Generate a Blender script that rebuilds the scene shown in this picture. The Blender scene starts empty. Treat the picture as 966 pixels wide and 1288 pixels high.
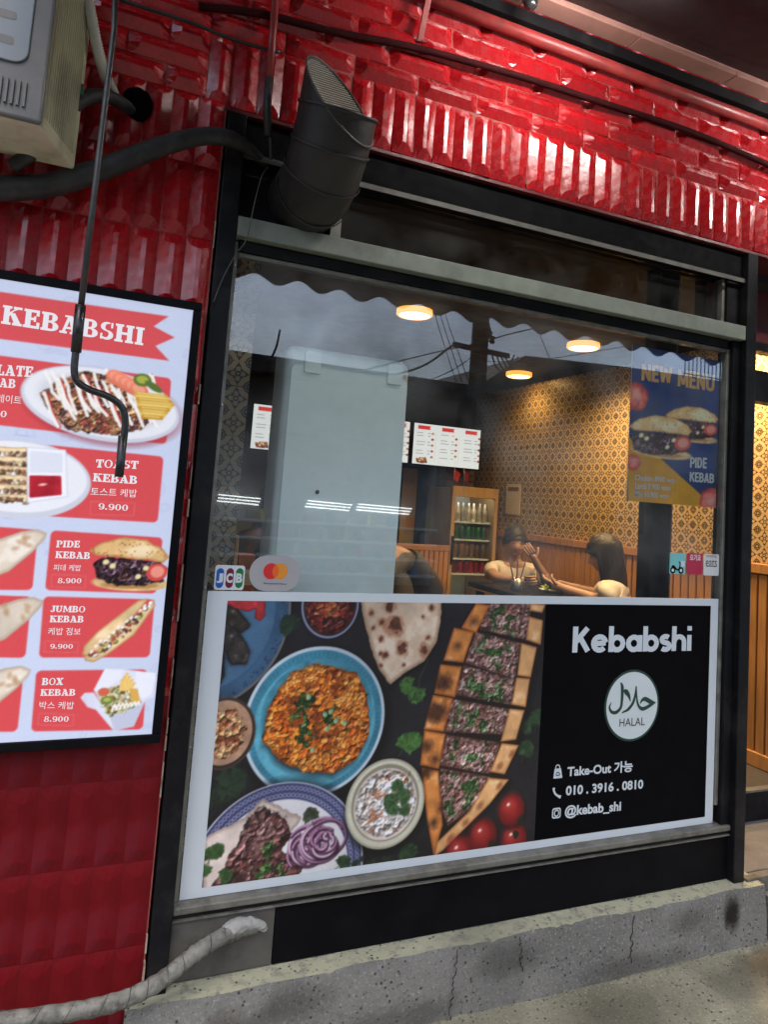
import bpy, bmesh, math, random
import numpy as np
from mathutils import Matrix, Vector

# ------------------------------------------------------------------ camera
SC = bpy.context.scene
COL = SC.collection
CAM_LOC = Vector((0.0, -2.0, 1.475))
CAM_R = Vector((0.9188989, -0.3880365, 0.0710803))
CAM_U = Vector((-0.1010388, -0.0573281, 0.9932294))
CAM_F = Vector((0.3813344, 0.9198593, 0.0918854))
cam_data = bpy.data.cameras.new('camera')
cam_data.sensor_fit = 'VERTICAL'
cam_data.sensor_height = 36.0
cam_data.lens = 893.0 / 1288.0 * 36.0
cam_data.shift_y = -100.0 / 1288.0
cam_data.clip_start = 0.05
cam_data.clip_end = 800.0
cam = bpy.data.objects.new('camera', cam_data)
COL.objects.link(cam)
m3 = Matrix((CAM_R, CAM_U, -CAM_F)).transposed()
cam.matrix_world = Matrix.Translation(CAM_LOC) @ m3.to_4x4()
SC.camera = cam

# ------------------------------------------------------------------ sky, sun, exposure (late overcast afternoon)
SUN_EL, SUN_AZ = 62.0, 200.0          # degrees; the sun stands behind cloud, beyond the street
world = bpy.data.worlds.new('World')
SC.world = world
world.use_nodes = True
wn, wl = world.node_tree.nodes, world.node_tree.links
wn.clear()
w_out = wn.new('ShaderNodeOutputWorld')
w_bg = wn.new('ShaderNodeBackground')
w_sky = wn.new('ShaderNodeTexSky')
w_sky.sky_type = 'NISHITA'
w_sky.sun_disc = False
w_sky.sun_elevation = math.radians(SUN_EL)
w_sky.sun_rotation = math.radians(SUN_AZ)
w_sky.air_density = 1.0
w_sky.dust_density = 3.0
w_hsv = wn.new('ShaderNodeHueSaturation')
w_hsv.inputs['Saturation'].default_value = 0.9
w_tc = wn.new('ShaderNodeTexCoord')
w_no = wn.new('ShaderNodeTexNoise')
w_no.inputs['Scale'].default_value = 6.5
w_no.inputs['Detail'].default_value = 6.0
w_no.inputs['Roughness'].default_value = 0.55
w_rmp = wn.new('ShaderNodeMapRange')
w_rmp.inputs['From Min'].default_value = 0.3
w_rmp.inputs['From Max'].default_value = 0.72
w_rmp.inputs['To Min'].default_value = 0.5
w_rmp.inputs['To Max'].default_value = 1.55
w_mul = wn.new('ShaderNodeVectorMath')
w_mul.operation = 'SCALE'
wl.new(w_tc.outputs['Generated'], w_no.inputs['Vector'])
wl.new(w_no.outputs['Fac'], w_rmp.inputs['Value'])
wl.new(w_sky.outputs['Color'], w_hsv.inputs['Color'])
wl.new(w_hsv.outputs['Color'], w_mul.inputs[0])
wl.new(w_rmp.outputs['Result'], w_mul.inputs['Scale'])
wl.new(w_mul.outputs['Vector'], w_bg.inputs['Color'])
wl.new(w_bg.outputs['Background'], w_out.inputs['Surface'])
w_bg.inputs['Strength'].default_value = 0.15

sun_data = bpy.data.lights.new('sun', 'SUN')
sun_data.energy = 0.5
sun_data.angle = math.radians(25)
sun_data.color = (1.0, 0.95, 0.88)
sun = bpy.data.objects.new('sun', sun_data)
COL.objects.link(sun)
_az, _el = math.radians(SUN_AZ), math.radians(SUN_EL)
sun_dir = Vector((math.sin(_az) * math.cos(_el), math.cos(_az) * math.cos(_el), math.sin(_el)))
sun.rotation_euler = sun_dir.to_track_quat('Z', 'Y').to_euler()
sun.location = (0, -6, 12)

SC.render.engine = 'CYCLES'
SC.cycles.use_denoising = True
SC.cycles.max_bounces = 10
SC.cycles.transparent_max_bounces = 16
SC.cycles.sample_clamp_indirect = 4.0
SC.cycles.caustics_reflective = False
SC.cycles.caustics_refractive = False
vs = SC.view_settings
vs.view_transform = 'Standard'
vs.look = 'None'
vs.exposure = 1.38
vs.gamma = 1.0
vs.use_curve_mapping = False

# ------------------------------------------------------------------ helpers
random.seed(7)
RNG = np.random.default_rng(7)


def at(x, y, Y=0.0):
    """A measured position of the photograph carried onto the upright plane at depth Y (metres)."""
    d = CAM_R * ((x - 483.0) / 893.0) - CAM_U * ((y - 544.0) / 893.0) + CAM_F
    t = (Y - CAM_LOC.y) / d.y
    return CAM_LOC + d * t


def thing(name, label, cat, loc=(0, 0, 0), group=None):
    o = bpy.data.objects.new(name, None)
    o.empty_display_size = 0.05
    COL.objects.link(o)
    o.location = loc
    tag(o, label, cat, group)
    return o


def tag(o, label=None, cat=None, group=None, kind=None):
    if label: o['label'] = label
    if cat: o['category'] = cat
    if group: o['group'] = group
    if kind: o['kind'] = kind
    return o


def link(name, me, parent=None, loc=None):
    o = bpy.data.objects.new(name, me)
    COL.objects.link(o)
    if parent is not None:
        o.parent = parent
        p = Vector((0, 0, 0)); q = parent
        while q is not None:
            p += q.location + q.matrix_parent_inverse.translation; q = q.parent
        o.matrix_parent_inverse = Matrix.Translation(-p)
    if loc is not None:
        o.location = loc
    return o


class MB:
    """Collects shapes in world metres and links them as one mesh."""
    def __init__(s):
        s.v, s.f, s.sm = [], [], []

    def add(s, vs_, fs, smooth=False):
        n = len(s.v)
        s.v += [tuple(p) for p in vs_]
        s.f += [tuple(i + n for i in f) for f in fs]
        s.sm += [smooth] * len(fs)
        return s

    def box(s, x0, x1, y0, y1, z0, z1):
        return s.add([(x0, y0, z0), (x1, y0, z0), (x1, y1, z0), (x0, y1, z0), (x0, y0, z1), (x1, y0, z1), (x1, y1, z1), (x0, y1, z1)],
                     [(0, 3, 2, 1), (4, 5, 6, 7), (0, 1, 5, 4), (1, 2, 6, 5), (2, 3, 7, 6), (3, 0, 4, 7)])

    def bar(s, a, b, w, h, up=(0, 0, 1)):
        a, b = Vector(a), Vector(b)
        d = (b - a).normalized(); u = Vector(up)
        r = d.cross(u)
        if r.length < 1e-4: r = d.cross(Vector((0, 1, 0)))
        r.normalize(); u = r.cross(d)
        vs_ = []
        for p in (a, b):
            for i, j in ((-1, -1), (1, -1), (1, 1), (-1, 1)):
                vs_.append(p + r * (w * .5 * i) + u * (h * .5 * j))
        return s.add(vs_, [(0, 1, 2, 3), (7, 6, 5, 4), (0, 4, 5, 1), (1, 5, 6, 2), (2, 6, 7, 3), (3, 7, 4, 0)])

    def tube(s, pts, r, n=10, caps=True):
        pts = [Vector(p) for p in pts]
        rs = r if isinstance(r, (list, tuple)) else [r] * len(pts)
        t0 = (pts[1] - pts[0]).normalized()
        ref = t0.orthogonal().normalized()
        vs_, fs = [], []
        for i, p in enumerate(pts):
            if i == 0: t = t0
            elif i == len(pts) - 1: t = (pts[i] - pts[i - 1]).normalized()
            else: t = ((pts[i + 1] - p).normalized() + (p - pts[i - 1]).normalized()).normalized()
            ref = (ref - t * ref.dot(t)).normalized()
            b = t.cross(ref)
            for k in range(n):
                a = 2 * math.pi * k / n
                vs_.append(p + (ref * math.cos(a) + b * math.sin(a)) * rs[i])
        for i in range(len(pts) - 1):
            for k in range(n):
                fs.append((i * n + k, i * n + (k + 1) % n, (i + 1) * n + (k + 1) % n, (i + 1) * n + k))
        s.add(vs_, fs, True)
        if caps:
            m = len(s.v) - len(vs_)
            s.f.append(tuple(m + k for k in reversed(range(n)))); s.sm.append(False)
            q = m + (len(pts) - 1) * n
            s.f.append(tuple(q + k for k in range(n))); s.sm.append(False)
        return s

    def lathe(s, prof, c, n=20, axis='Z', smooth=True):
        c = Vector(c); vs_, fs = [], []
        for r, h in prof:
            for k in range(n):
                a = 2 * math.pi * k / n
                if axis == 'Z': vs_.append(c + Vector((r * math.cos(a), r * math.sin(a), h)))
                elif axis == 'Y': vs_.append(c + Vector((r * math.cos(a), h, r * math.sin(a))))
                else: vs_.append(c + Vector((h, r * math.cos(a), r * math.sin(a))))
        for i in range(len(prof) - 1):
            for k in range(n):
                fs.append((i * n + k, i * n + (k + 1) % n, (i + 1) * n + (k + 1) % n, (i + 1) * n + k))
        s.add(vs_, fs, smooth)
        m = len(s.v) - len(vs_)
        if prof[0][0] > 1e-5: s.f.append(tuple(m + k for k in reversed(range(n)))); s.sm.append(False)
        if prof[-1][0] > 1e-5:
            q = m + (len(prof) - 1) * n
            s.f.append(tuple(q + k for k in range(n))); s.sm.append(False)
        return s

    def slab(s, pts, y0, y1):
        """An outline of (x, z) points with thickness from y0 to y1."""
        n = len(pts)
        vs_ = [(p[0], y0, p[1]) for p in pts] + [(p[0], y1, p[1]) for p in pts]
        fs = [tuple(range(n)), tuple(reversed(range(n, 2 * n)))]
        fs += [(i, n + i, n + (i + 1) % n, (i + 1) % n) for i in range(n)]
        return s.add(vs_, fs)

    def flat(s, pts, y):
        return s.add([(p[0], y, p[1]) for p in pts], [tuple(range(len(pts)))])

    def mesh(s, name):
        me = bpy.data.meshes.new(name)
        me.from_pydata(s.v, [], s.f)
        me.polygons.foreach_set('use_smooth', s.sm)
        me.update()
        return me

    def build(s, name, mat, parent=None, bevel=0.0, seg=2):
        me = s.mesh(name)
        me.materials.append(mat)
        o = link(name, me, parent)
        if bevel:
            b = o.modifiers.new('bevel', 'BEVEL')
            b.width = bevel; b.segments = seg; b.limit_method = 'ANGLE'; b.angle_limit = math.radians(40)
        return o


def fix_normals(o):
    bm = bmesh.new(); bm.from_mesh(o.data)
    bmesh.ops.recalc_face_normals(bm, faces=bm.faces)
    bm.to_mesh(o.data); bm.free()
    return o


def spline(pts, k=8):
    """Catmull-Rom through points."""
    P = [Vector(p) for p in pts]
    P = [P[0] * 2 - P[1]] + P + [P[-1] * 2 - P[-2]]
    out = []
    for i in range(1, len(P) - 2):
        for j in range(k):
            t = j / k
            a, b, c, d = P[i - 1], P[i], P[i + 1], P[i + 2]
            out.append(0.5 * ((2 * b) + (c - a) * t + (2 * a - 5 * b + 4 * c - d) * t * t + (3 * b - a - 3 * c + d) * t ** 3))
    out.append(P[-2])
    return out


def rrect(x0, x1, z0, z1, r, n=5):
    out = []
    for cx, cz, a0 in ((x1 - r, z1 - r, 0), (x0 + r, z1 - r, 90), (x0 + r, z0 + r, 180), (x1 - r, z0 + r, 270)):
        for k in range(n + 1):
            a = math.radians(a0 + 90 * k / n)
            out.append((cx + r * math.cos(a), cz + r * math.sin(a)))
    return out


def disc_pts(cx, cz, rx, rz, n=40):
    return [(cx + rx * math.cos(2 * math.pi * k / n), cz + rz * math.sin(2 * math.pi * k / n)) for k in range(n)]


# ------------------------------------------------------------------ materials
def srgb(c):
    out = []
    for v in c[:3]:
        v = v / 255.0
        out.append(v / 12.92 if v <= 0.04045 else ((v + 0.055) / 1.055) ** 2.4)
    return out


def pm(name, col, rough=0.5, metal=0.0, var=0.12, scale=6.0, bump=0.0, bscale=80.0, coat=0.0, spec=0.5, dirt=None, dscale=3.0, damt=0.5,
       rvar=0.1, stretch=None, rnd=0.0, coord='Object', emit=None, estr=0.0):
    """Painted or bare surface: noise-varied colour, roughness and fine relief, with optional blotches of dirt."""
    m = bpy.data.materials.new(name); m.use_nodes = True
    nt = m.node_tree; N, L = nt.nodes, nt.links
    b = N['Principled BSDF']
    b.inputs['Metallic'].default_value = metal
    b.inputs['Coat Weight'].default_value = coat
    b.inputs['Coat Roughness'].default_value = 0.08
    b.inputs['Specular IOR Level'].default_value = spec
    tc = N.new('ShaderNodeTexCoord')
    src = tc.outputs[coord]
    if stretch:
        mp = N.new('ShaderNodeMapping'); mp.inputs['Scale'].default_value = stretch
        L.new(src, mp.inputs['Vector']); src = mp.outputs['Vector']
    n1 = N.new('ShaderNodeTexNoise'); n1.inputs['Scale'].default_value = scale; n1.inputs['Detail'].default_value = 5
    L.new(src, n1.inputs['Vector'])
    r1 = N.new('ShaderNodeMapRange'); r1.inputs['From Min'].default_value = .25; r1.inputs['From Max'].default_value = .75
    r1.inputs['To Min'].default_value = 1 - var; r1.inputs['To Max'].default_value = 1 + var
    L.new(n1.outputs['Fac'], r1.inputs['Value'])
    fac = r1.outputs['Result']
    if rnd:
        oi = N.new('ShaderNodeObjectInfo')
        r2 = N.new('ShaderNodeMapRange'); r2.inputs['To Min'].default_value = 1 - rnd; r2.inputs['To Max'].default_value = 1 + rnd
        L.new(oi.outputs['Random'], r2.inputs['Value'])
        mu = N.new('ShaderNodeMath'); mu.operation = 'MULTIPLY'
        L.new(fac, mu.inputs[0]); L.new(r2.outputs['Result'], mu.inputs[1]); fac = mu.outputs[0]
    vm = N.new('ShaderNodeVectorMath'); vm.operation = 'SCALE'; vm.inputs[0].default_value = col[:3]
    L.new(fac, vm.inputs['Scale'])
    colour = vm.outputs['Vector']
    if dirt is not None:
        n3 = N.new('ShaderNodeTexNoise'); n3.inputs['Scale'].default_value = dscale; n3.inputs['Detail'].default_value = 8; n3.inputs['Roughness'].default_value = .65
        L.new(src, n3.inputs['Vector'])
        r3 = N.new('ShaderNodeMapRange'); r3.inputs['From Min'].default_value = .5; r3.inputs['From Max'].default_value = .68; r3.inputs['To Max'].default_value = damt
        L.new(n3.outputs['Fac'], r3.inputs['Value'])
        mx = N.new('ShaderNodeMix'); mx.data_type = 'RGBA'; mx.inputs['B'].default_value = (*dirt[:3], 1)
        L.new(r3.outputs['Result'], mx.inputs['Factor']); L.new(colour, mx.inputs['A'])
        colour = mx.outputs['Result']
    L.new(colour, b.inputs['Base Color'])
    r4 = N.new('ShaderNodeMapRange'); r4.inputs['From Min'].default_value = .3; r4.inputs['From Max'].default_value = .7
    r4.inputs['To Min'].default_value = max(.02, rough - rvar); r4.inputs['To Max'].default_value = min(1, rough + rvar)
    n4 = N.new('ShaderNodeTexNoise'); n4.inputs['Scale'].default_value = scale * 3; n4.inputs['Detail'].default_value = 4
    L.new(src, n4.inputs['Vector']); L.new(n4.outputs['Fac'], r4.inputs['Value']); L.new(r4.outputs['Result'], b.inputs['Roughness'])
    if bump:
        n2 = N.new('ShaderNodeTexNoise'); n2.inputs['Scale'].default_value = bscale; n2.inputs['Detail'].default_value = 5
        L.new(src, n2.inputs['Vector'])
        bp = N.new('ShaderNodeBump'); bp.inputs['Strength'].default_value = bump; bp.inputs['Distance'].default_value = .004
        L.new(n2.outputs['Fac'], bp.inputs['Height']); L.new(bp.outputs['Normal'], b.inputs['Normal'])
    if emit is not None:
        b.inputs['Emission Color'].default_value = (*emit[:3], 1); b.inputs['Emission Strength'].default_value = estr
    return m


def glow(name, col, strength):
    m = bpy.data.materials.new(name); m.use_nodes = True
    nt = m.node_tree; nt.nodes.clear()
    e = nt.nodes.new('ShaderNodeEmission'); o = nt.nodes.new('ShaderNodeOutputMaterial')
    e.inputs['Color'].default_value = (*col[:3], 1); e.inputs['Strength'].default_value = strength
    nt.links.new(e.outputs[0], o.inputs['Surface'])
    return m


def glass_mat(name, tint=(1, 1, 1), gain=1.0, grime=0.02):
    """A pane: clear straight through, mirror reflection by Fresnel, a film of grime that scatters a little."""
    m = bpy.data.materials.new(name); m.use_nodes = True
    nt = m.node_tree; N, L = nt.nodes, nt.links; N.clear()
    o = N.new('ShaderNodeOutputMaterial'); tr = N.new('ShaderNodeBsdfTransparent'); gl = N.new('ShaderNodeBsdfGlossy')
    df = N.new('ShaderNodeBsdfDiffuse'); df.inputs['Color'].default_value = (.6, .6, .58, 1)
    tr.inputs['Color'].default_value = (*tint, 1); gl.inputs['Roughness'].default_value = 0.0
    fr = N.new('ShaderNodeFresnel'); ge = N.new('ShaderNodeNewGeometry'); io = N.new('ShaderNodeMapRange')
    io.inputs['To Min'].default_value = 1.52; io.inputs['To Max'].default_value = 1 / 1.52      # the same faint mirror on both faces
    L.new(ge.outputs['Backfacing'], io.inputs['Value']); L.new(io.outputs['Result'], fr.inputs['IOR'])
    mu = N.new('ShaderNodeMath'); mu.operation = 'MULTIPLY'; mu.inputs[1].default_value = gain; mu.use_clamp = True
    L.new(fr.outputs[0], mu.inputs[0])
    mx = N.new('ShaderNodeMixShader'); L.new(mu.outputs[0], mx.inputs[0]); L.new(tr.outputs[0], mx.inputs[1]); L.new(gl.outputs[0], mx.inputs[2])
    tc = N.new('ShaderNodeTexCoord'); no = N.new('ShaderNodeTexNoise'); no.inputs['Scale'].default_value = 4; no.inputs['Detail'].default_value = 7
    L.new(tc.outputs['Object'], no.inputs['Vector'])
    rg = N.new('ShaderNodeMapRange'); rg.inputs['From Min'].default_value = .4; rg.inputs['From Max'].default_value = .8; rg.inputs['To Max'].default_value = grime * 2
    L.new(no.outputs['Fac'], rg.inputs['Value'])
    m2 = N.new('ShaderNodeMixShader'); L.new(rg.outputs['Result'], m2.inputs[0]); L.new(mx.outputs[0], m2.inputs[1]); L.new(df.outputs[0], m2.inputs[2])
    L.new(m2.outputs[0], o.inputs['Surface'])
    return m


def print_mat(name, rough=0.45, emit=0.0, coat=0.0):
    """Printed sheet: the ink colours are stored on the sheet's own grid of points."""
    m = bpy.data.materials.new(name); m.use_nodes = True
    N, L = m.node_tree.nodes, m.node_tree.links
    b = N['Principled BSDF']; a = N.new('ShaderNodeAttribute'); a.attribute_name = 'ink'
    L.new(a.outputs['Color'], b.inputs['Base Color'])
    b.inputs['Roughness'].default_value = rough; b.inputs['Coat Weight'].default_value = coat
    if emit:
        b.inputs['Specular IOR Level'].default_value = .2
        dm = N.new('ShaderNodeVectorMath'); dm.operation = 'SCALE'; dm.inputs['Scale'].default_value = .3     # film over an opal sheet: little ink shows unlit
        L.new(a.outputs['Color'], dm.inputs[0]); L.new(dm.outputs['Vector'], b.inputs['Base Color'])
        L.new(a.outputs['Color'], b.inputs['Emission Color']); b.inputs['Emission Strength'].default_value = emit
    return m
# ------------------------------------------------------------------ palette
M = {}
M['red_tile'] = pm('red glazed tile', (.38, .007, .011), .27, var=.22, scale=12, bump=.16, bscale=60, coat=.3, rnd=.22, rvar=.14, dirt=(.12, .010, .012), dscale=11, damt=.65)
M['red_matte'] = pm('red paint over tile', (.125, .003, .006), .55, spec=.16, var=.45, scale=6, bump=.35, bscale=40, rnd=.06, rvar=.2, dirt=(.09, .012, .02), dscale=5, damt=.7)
M['tile_bed'] = pm('pale pink tile joint', (.30, .07, .06), .8, var=.3, scale=30)
M['black'] = pm('black painted steel', (.0065, .0065, .008), .5, spec=.15, var=.3, scale=9, bump=.08, bscale=160, dirt=(.035, .032, .03), dscale=7, damt=.5)
M['black_lac'] = pm('black lacquered kick panel', (.0045, .0045, .006), .45, var=.3, scale=7, bump=.05, bscale=60, dirt=(.009, .0085, .008), dscale=11, damt=.4, spec=.06)
M['alu'] = pm('weathered aluminium', (.20, .195, .17), .5, .5, var=.25, scale=20, bump=.1, bscale=90, dirt=(.08, .075, .06), dscale=14, damt=.7)
M['alu_dark'] = pm('dull dark aluminium', (.10, .095, .085), .5, .4, var=.3, scale=20, dirt=(.03, .028, .025), dscale=12, damt=.6)
M['soot'] = pm('soot black paint', (.0035, .0033, .004), .75, var=.3, scale=9, spec=.06)
M['beam'] = pm('grey painted beam', (.21, .235, .20), .6, var=.15, scale=12, dirt=(.06, .06, .055), dscale=10, damt=.4)
M['duct'] = pm('matt black duct paint', (.016, .015, .014), .55, var=.3, scale=12, bump=.15, bscale=60, dirt=(.045, .04, .035), dscale=9, damt=.5)
M['white_vinyl'] = pm('white vinyl', (.58, .63, .66), .5, var=.03, scale=8)
M['black_vinyl'] = pm('black vinyl', (.003, .0026, .0035), .65, var=.15, scale=5, spec=.05)
M['white_plastic'] = pm('white enamel', (.82, .94, .93), .35, var=.04, scale=3, dirt=(.62, .68, .64), dscale=3, damt=.35)
M['ac_beige'] = pm('yellowed AC enamel', (.58, .56, .40), .5, var=.12, scale=10, dirt=(.22, .19, .13), dscale=9, damt=.6)  # beige casing made lighter: lamplight on its side is put into the colour
M['ac_grey'] = pm('AC front enamel', (.13, .13, .135), .5, var=.1, scale=8, dirt=(.2, .19, .17), dscale=10, damt=.5)  # front toned darker than the lamplit side, its shade put into the colour
M['rubber'] = pm('black foam pipe wrap', (.02, .02, .021), .6, var=.35, scale=30, bump=.5, bscale=50, dirt=(.07, .07, .068), dscale=14, damt=.5)
M['rod'] = pm('grey steel rod', (.06, .058, .055), .42, .5, var=.25, scale=40)
M['rod_black'] = pm('black plastic grip', (.008, .008, .008), .35, var=.3, scale=60, dirt=(.05, .05, .05), dscale=60, damt=.4)
M['white_hose'] = pm('white corrugated conduit', (.5, .5, .45), .5, var=.1, scale=30, dirt=(.2, .19, .15), dscale=20, damt=.4)
M['red_pipe'] = pm('red painted pipe', (.28, .03, .028), .4, var=.2, scale=20, dirt=(.09, .03, .03), dscale=16, damt=.5)
M['pink_board'] = pm('salmon soffit board', (.30, .15, .12), .65, var=.12, scale=9, dirt=(.15, .08, .065), dscale=7, damt=.4)
M['awning'] = pm('dark awning cloth', (.022, .02, .024), .75, var=.25, scale=5, bump=.1, bscale=90)
M['tape'] = pm('wrapping tape on hose', (.16, .156, .135), .65, var=.4, scale=40, bump=.7, bscale=90, dirt=(.055, .05, .042), dscale=34, damt=.95)
M['foam'] = pm('grey sealing foam', (.3, .3, .28), .85, var=.25, scale=20, bump=.9, bscale=45, dirt=(.12, .12, .11), dscale=10, damt=.7)
M['grey_panel'] = pm('grey weathered panel', (.085, .078, .068), .6, var=.2, scale=12, dirt=(.03, .028, .025), dscale=9, damt=.6)
M['dark_wall'] = pm('charcoal room paint', (.018, .017, .018), .7, var=.2, scale=4, bump=.1, bscale=60)
M['dark_ceiling'] = pm('black ceiling paint', (.02, .019, .019), .8, var=.2, scale=4)
M['wood'] = pm('amber wood', (.42, .20, .065), .45, var=.28, scale=5, stretch=(9, 9, .9), bump=.05, bscale=30, rnd=.12)
M['wood_pale'] = pm('pale wood veneer', (.47, .30, .13), .5, var=.16, scale=6, stretch=(8, 8, .8), rnd=.05)
M['steel'] = pm('brushed steel', (.35, .35, .34), .35, .9, var=.1, scale=20)
M['skin'] = pm('skin', (.36, .22, .16), .55, var=.14, scale=14, bump=.1, bscale=60)
M['hair'] = pm('black hair', (.010, .008, .007), .5, var=.5, scale=90, stretch=(1, 1, .08), bump=1.0, bscale=160)
M['white_cloth'] = pm('cream cotton', (.55, .50, .43), .9, var=.15, scale=12, bump=1.0, bscale=14)
M['black_cloth'] = pm('black quilted jacket', (.012, .011, .011), .7, var=.25, scale=9, bump=.8, bscale=12)
M['card'] = pm('cream card', (.6, .5, .36), .7, var=.06, scale=9)
M['green_paint'] = pm('dark green ink', (.01, .045, .03), .5, var=.1)


def concrete(name, col, yellow=None):
    """Trowelled concrete with aggregate specks, pits and long stains; optionally the rubbed rest of a pale paint."""
    m = bpy.data.materials.new(name); m.use_nodes = True
    N, L = m.node_tree.nodes, m.node_tree.links
    b = N['Principled BSDF']; b.inputs['Roughness'].default_value = .85; b.inputs['Specular IOR Level'].default_value = .3
    tc = N.new('ShaderNodeTexCoord'); P = tc.outputs['Object']

    def noise(s, d=6, r=.6):
        n = N.new('ShaderNodeTexNoise'); n.inputs['Scale'].default_value = s; n.inputs['Detail'].default_value = d; n.inputs['Roughness'].default_value = r
        L.new(P, n.inputs['Vector']); return n.outputs['Fac']

    def ramp(v, a, b_, c=0., d=1.):
        r = N.new('ShaderNodeMapRange'); r.inputs['From Min'].default_value = a; r.inputs['From Max'].default_value = b_
        r.inputs['To Min'].default_value = c; r.inputs['To Max'].default_value = d
        L.new(v, r.inputs['Value']); return r.outputs['Result']

    def mix(f, a, bcol):
        x = N.new('ShaderNodeMix'); x.data_type = 'RGBA'
        L.new(f, x.inputs['Factor'])
        if isinstance(a, tuple): x.inputs['A'].default_value = (*a, 1)
        else: L.new(a, x.inputs['A'])
        if isinstance(bcol, tuple): x.inputs['B'].default_value = (*bcol, 1)
        else: L.new(bcol, x.inputs['B'])
        return x.outputs['Result']
    c = mix(ramp(noise(3.0), .35, .68), tuple(v * .72 for v in col), tuple(v * 1.2 for v in col))
    c = mix(ramp(noise(120, 4, .75), .54, .66, 0, .75), c, tuple(min(1, v * 1.8) for v in col))
    c = mix(ramp(noise(95, 4, .75), .34, .44, .75, 0), c, tuple(v * .45 for v in col))
    if yellow:
        c = mix(ramp(noise(26, 7, .7), .36, .5), c, yellow)
    vo = N.new('ShaderNodeTexVoronoi'); vo.inputs['Scale'].default_value = 52; L.new(P, vo.inputs['Vector'])
    gate = ramp(noise(9), .40, .52)
    pit = N.new('ShaderNodeMath'); pit.operation = 'MULTIPLY'
    L.new(ramp(vo.outputs['Distance'], .10, .24, 1, 0), pit.inputs[0]); L.new(gate, pit.inputs[1])
    c = mix(pit.outputs[0], c, tuple(v * .22 for v in col))
    c = mix(ramp(noise(1.3, 8, .7), .52, .75, 0, .5), c, tuple(v * .38 for v in col))
    L.new(c, b.inputs['Base Color'])
    h = N.new('ShaderNodeMath'); h.operation = 'SUBTRACT'; L.new(noise(60, 8, .7), h.inputs[0]); L.new(pit.outputs[0], h.inputs[1])
    bp = N.new('ShaderNodeBump'); bp.inputs['Strength'].default_value = .55; bp.inputs['Distance'].default_value = .006
    L.new(h.outputs[0], bp.inputs['Height']); L.new(bp.outputs['Normal'], b.inputs['Normal'])
    return m


M['concrete'] = concrete('ledge concrete', (.185, .18, .165))
M['concrete_paint'] = concrete('ledge top with rubbed pale paint', (.20, .195, .16), (.36, .355, .25))
M['pavement'] = concrete('pavement concrete', (.225, .215, .155))
M['street'] = concrete('street', (.12, .12, .115))
M['crack'] = pm('crack', (.02, .019, .018), .95)
M['floor_grey'] = pm('grey floor tile', (.16, .152, .145), .45, var=.2, scale=7, bump=.1, bscale=50, dirt=(.09, .085, .08), dscale=6, damt=.5)
M['floor_dark'] = pm('dark floor', (.06, .055, .05), .4, var=.2, scale=5)


def motif_mat():
    """Encaustic tile: dark interlaced ornament on ochre, worked out in the tile's own square."""
    m = bpy.data.materials.new('ornament tile'); m.use_nodes = True
    N, L = m.node_tree.nodes, m.node_tree.links
    b = N['Principled BSDF']; b.inputs['Roughness'].default_value = .35
    uv = N.new('ShaderNodeUVMap')
    sp = N.new('ShaderNodeSeparateXYZ'); L.new(uv.outputs[0], sp.inputs[0])

    def f(op, a, b_=None, c=None):
        n = N.new('ShaderNodeMath'); n.operation = op
        for i, v in enumerate((a, b_, c)):
            if v is None: continue
            if isinstance(v, (int, float)): n.inputs[i].default_value = v
            else: L.new(v, n.inputs[i])
        return n.outputs[0]
    fu, fv = f('FRACT', f('MULTIPLY', sp.outputs[0], 1.9999)), f('FRACT', f('MULTIPLY', sp.outputs[1], 1.9999))      # four repeats to a tile
    px = f('SUBTRACT', f('MULTIPLY', fu, 2.0), 1.0); pz = f('SUBTRACT', f('MULTIPLY', fv, 2.0), 1.0)
    ax, az = f('ABSOLUTE', px), f('ABSOLUTE', pz)
    r = f('SQRT', f('ADD', f('MULTIPLY', ax, ax), f('MULTIPLY', az, az)))
    th = f('ARCTAN2', az, ax)
    ux, uz = f('SUBTRACT', 1.0, ax), f('SUBTRACT', 1.0, az)
    c = f('SQRT', f('ADD', f('MULTIPLY', ux, ux), f('MULTIPLY', uz, uz)))

    def band(v, at_, w): return f('LESS_THAN', f('ABSOLUTE', f('SUBTRACT', v, at_)), w)
    petal = f('SUBTRACT', r, f('MULTIPLY', f('COSINE', f('MULTIPLY', th, 4.0)), .2))
    parts = [band(petal, .52, .075), band(c, .42, .06), band(c, .2, .07), band(r, .17, .06),
             f('MULTIPLY', f('LESS_THAN', f('MINIMUM', ax, az), .055), band(r, .75, .17)),
             f('MULTIPLY', f('LESS_THAN', f('ABSOLUTE', f('SUBTRACT', ax, az)), .09), band(r, .42, .12)),
             band(f('ADD', ux, f('MULTIPLY', uz, 2.2)), .62, .06), band(f('ADD', uz, f('MULTIPLY', ux, 2.2)), .62, .06)]
    d = parts[0]
    for p in parts[1:]: d = f('MAXIMUM', d, p)
    tc = N.new('ShaderNodeTexCoord'); no = N.new('ShaderNodeTexNoise'); no.inputs['Scale'].default_value = 30; L.new(tc.outputs['Object'], no.inputs['Vector'])
    mx = N.new('ShaderNodeMix'); mx.data_type = 'RGBA'; L.new(d, mx.inputs['Factor'])
    gm = N.new('ShaderNodeMix'); gm.data_type = 'RGBA'; gm.inputs['A'].default_value = (.40, .27, .12, 1); gm.inputs['B'].default_value = (.52, .38, .20, 1)
    L.new(no.outputs['Fac'], gm.inputs['Factor']); L.new(gm.outputs['Result'], mx.inputs['A']); mx.inputs['B'].default_value = (.03, .022, .018, 1)
    L.new(mx.outputs['Result'], b.inputs['Base Color'])
    return m


M['motif'] = motif_mat()

# ------------------------------------------------------------------ ground and concrete step
FLOOR_Z = 0.31
LEDGE_Z = 0.195


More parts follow.
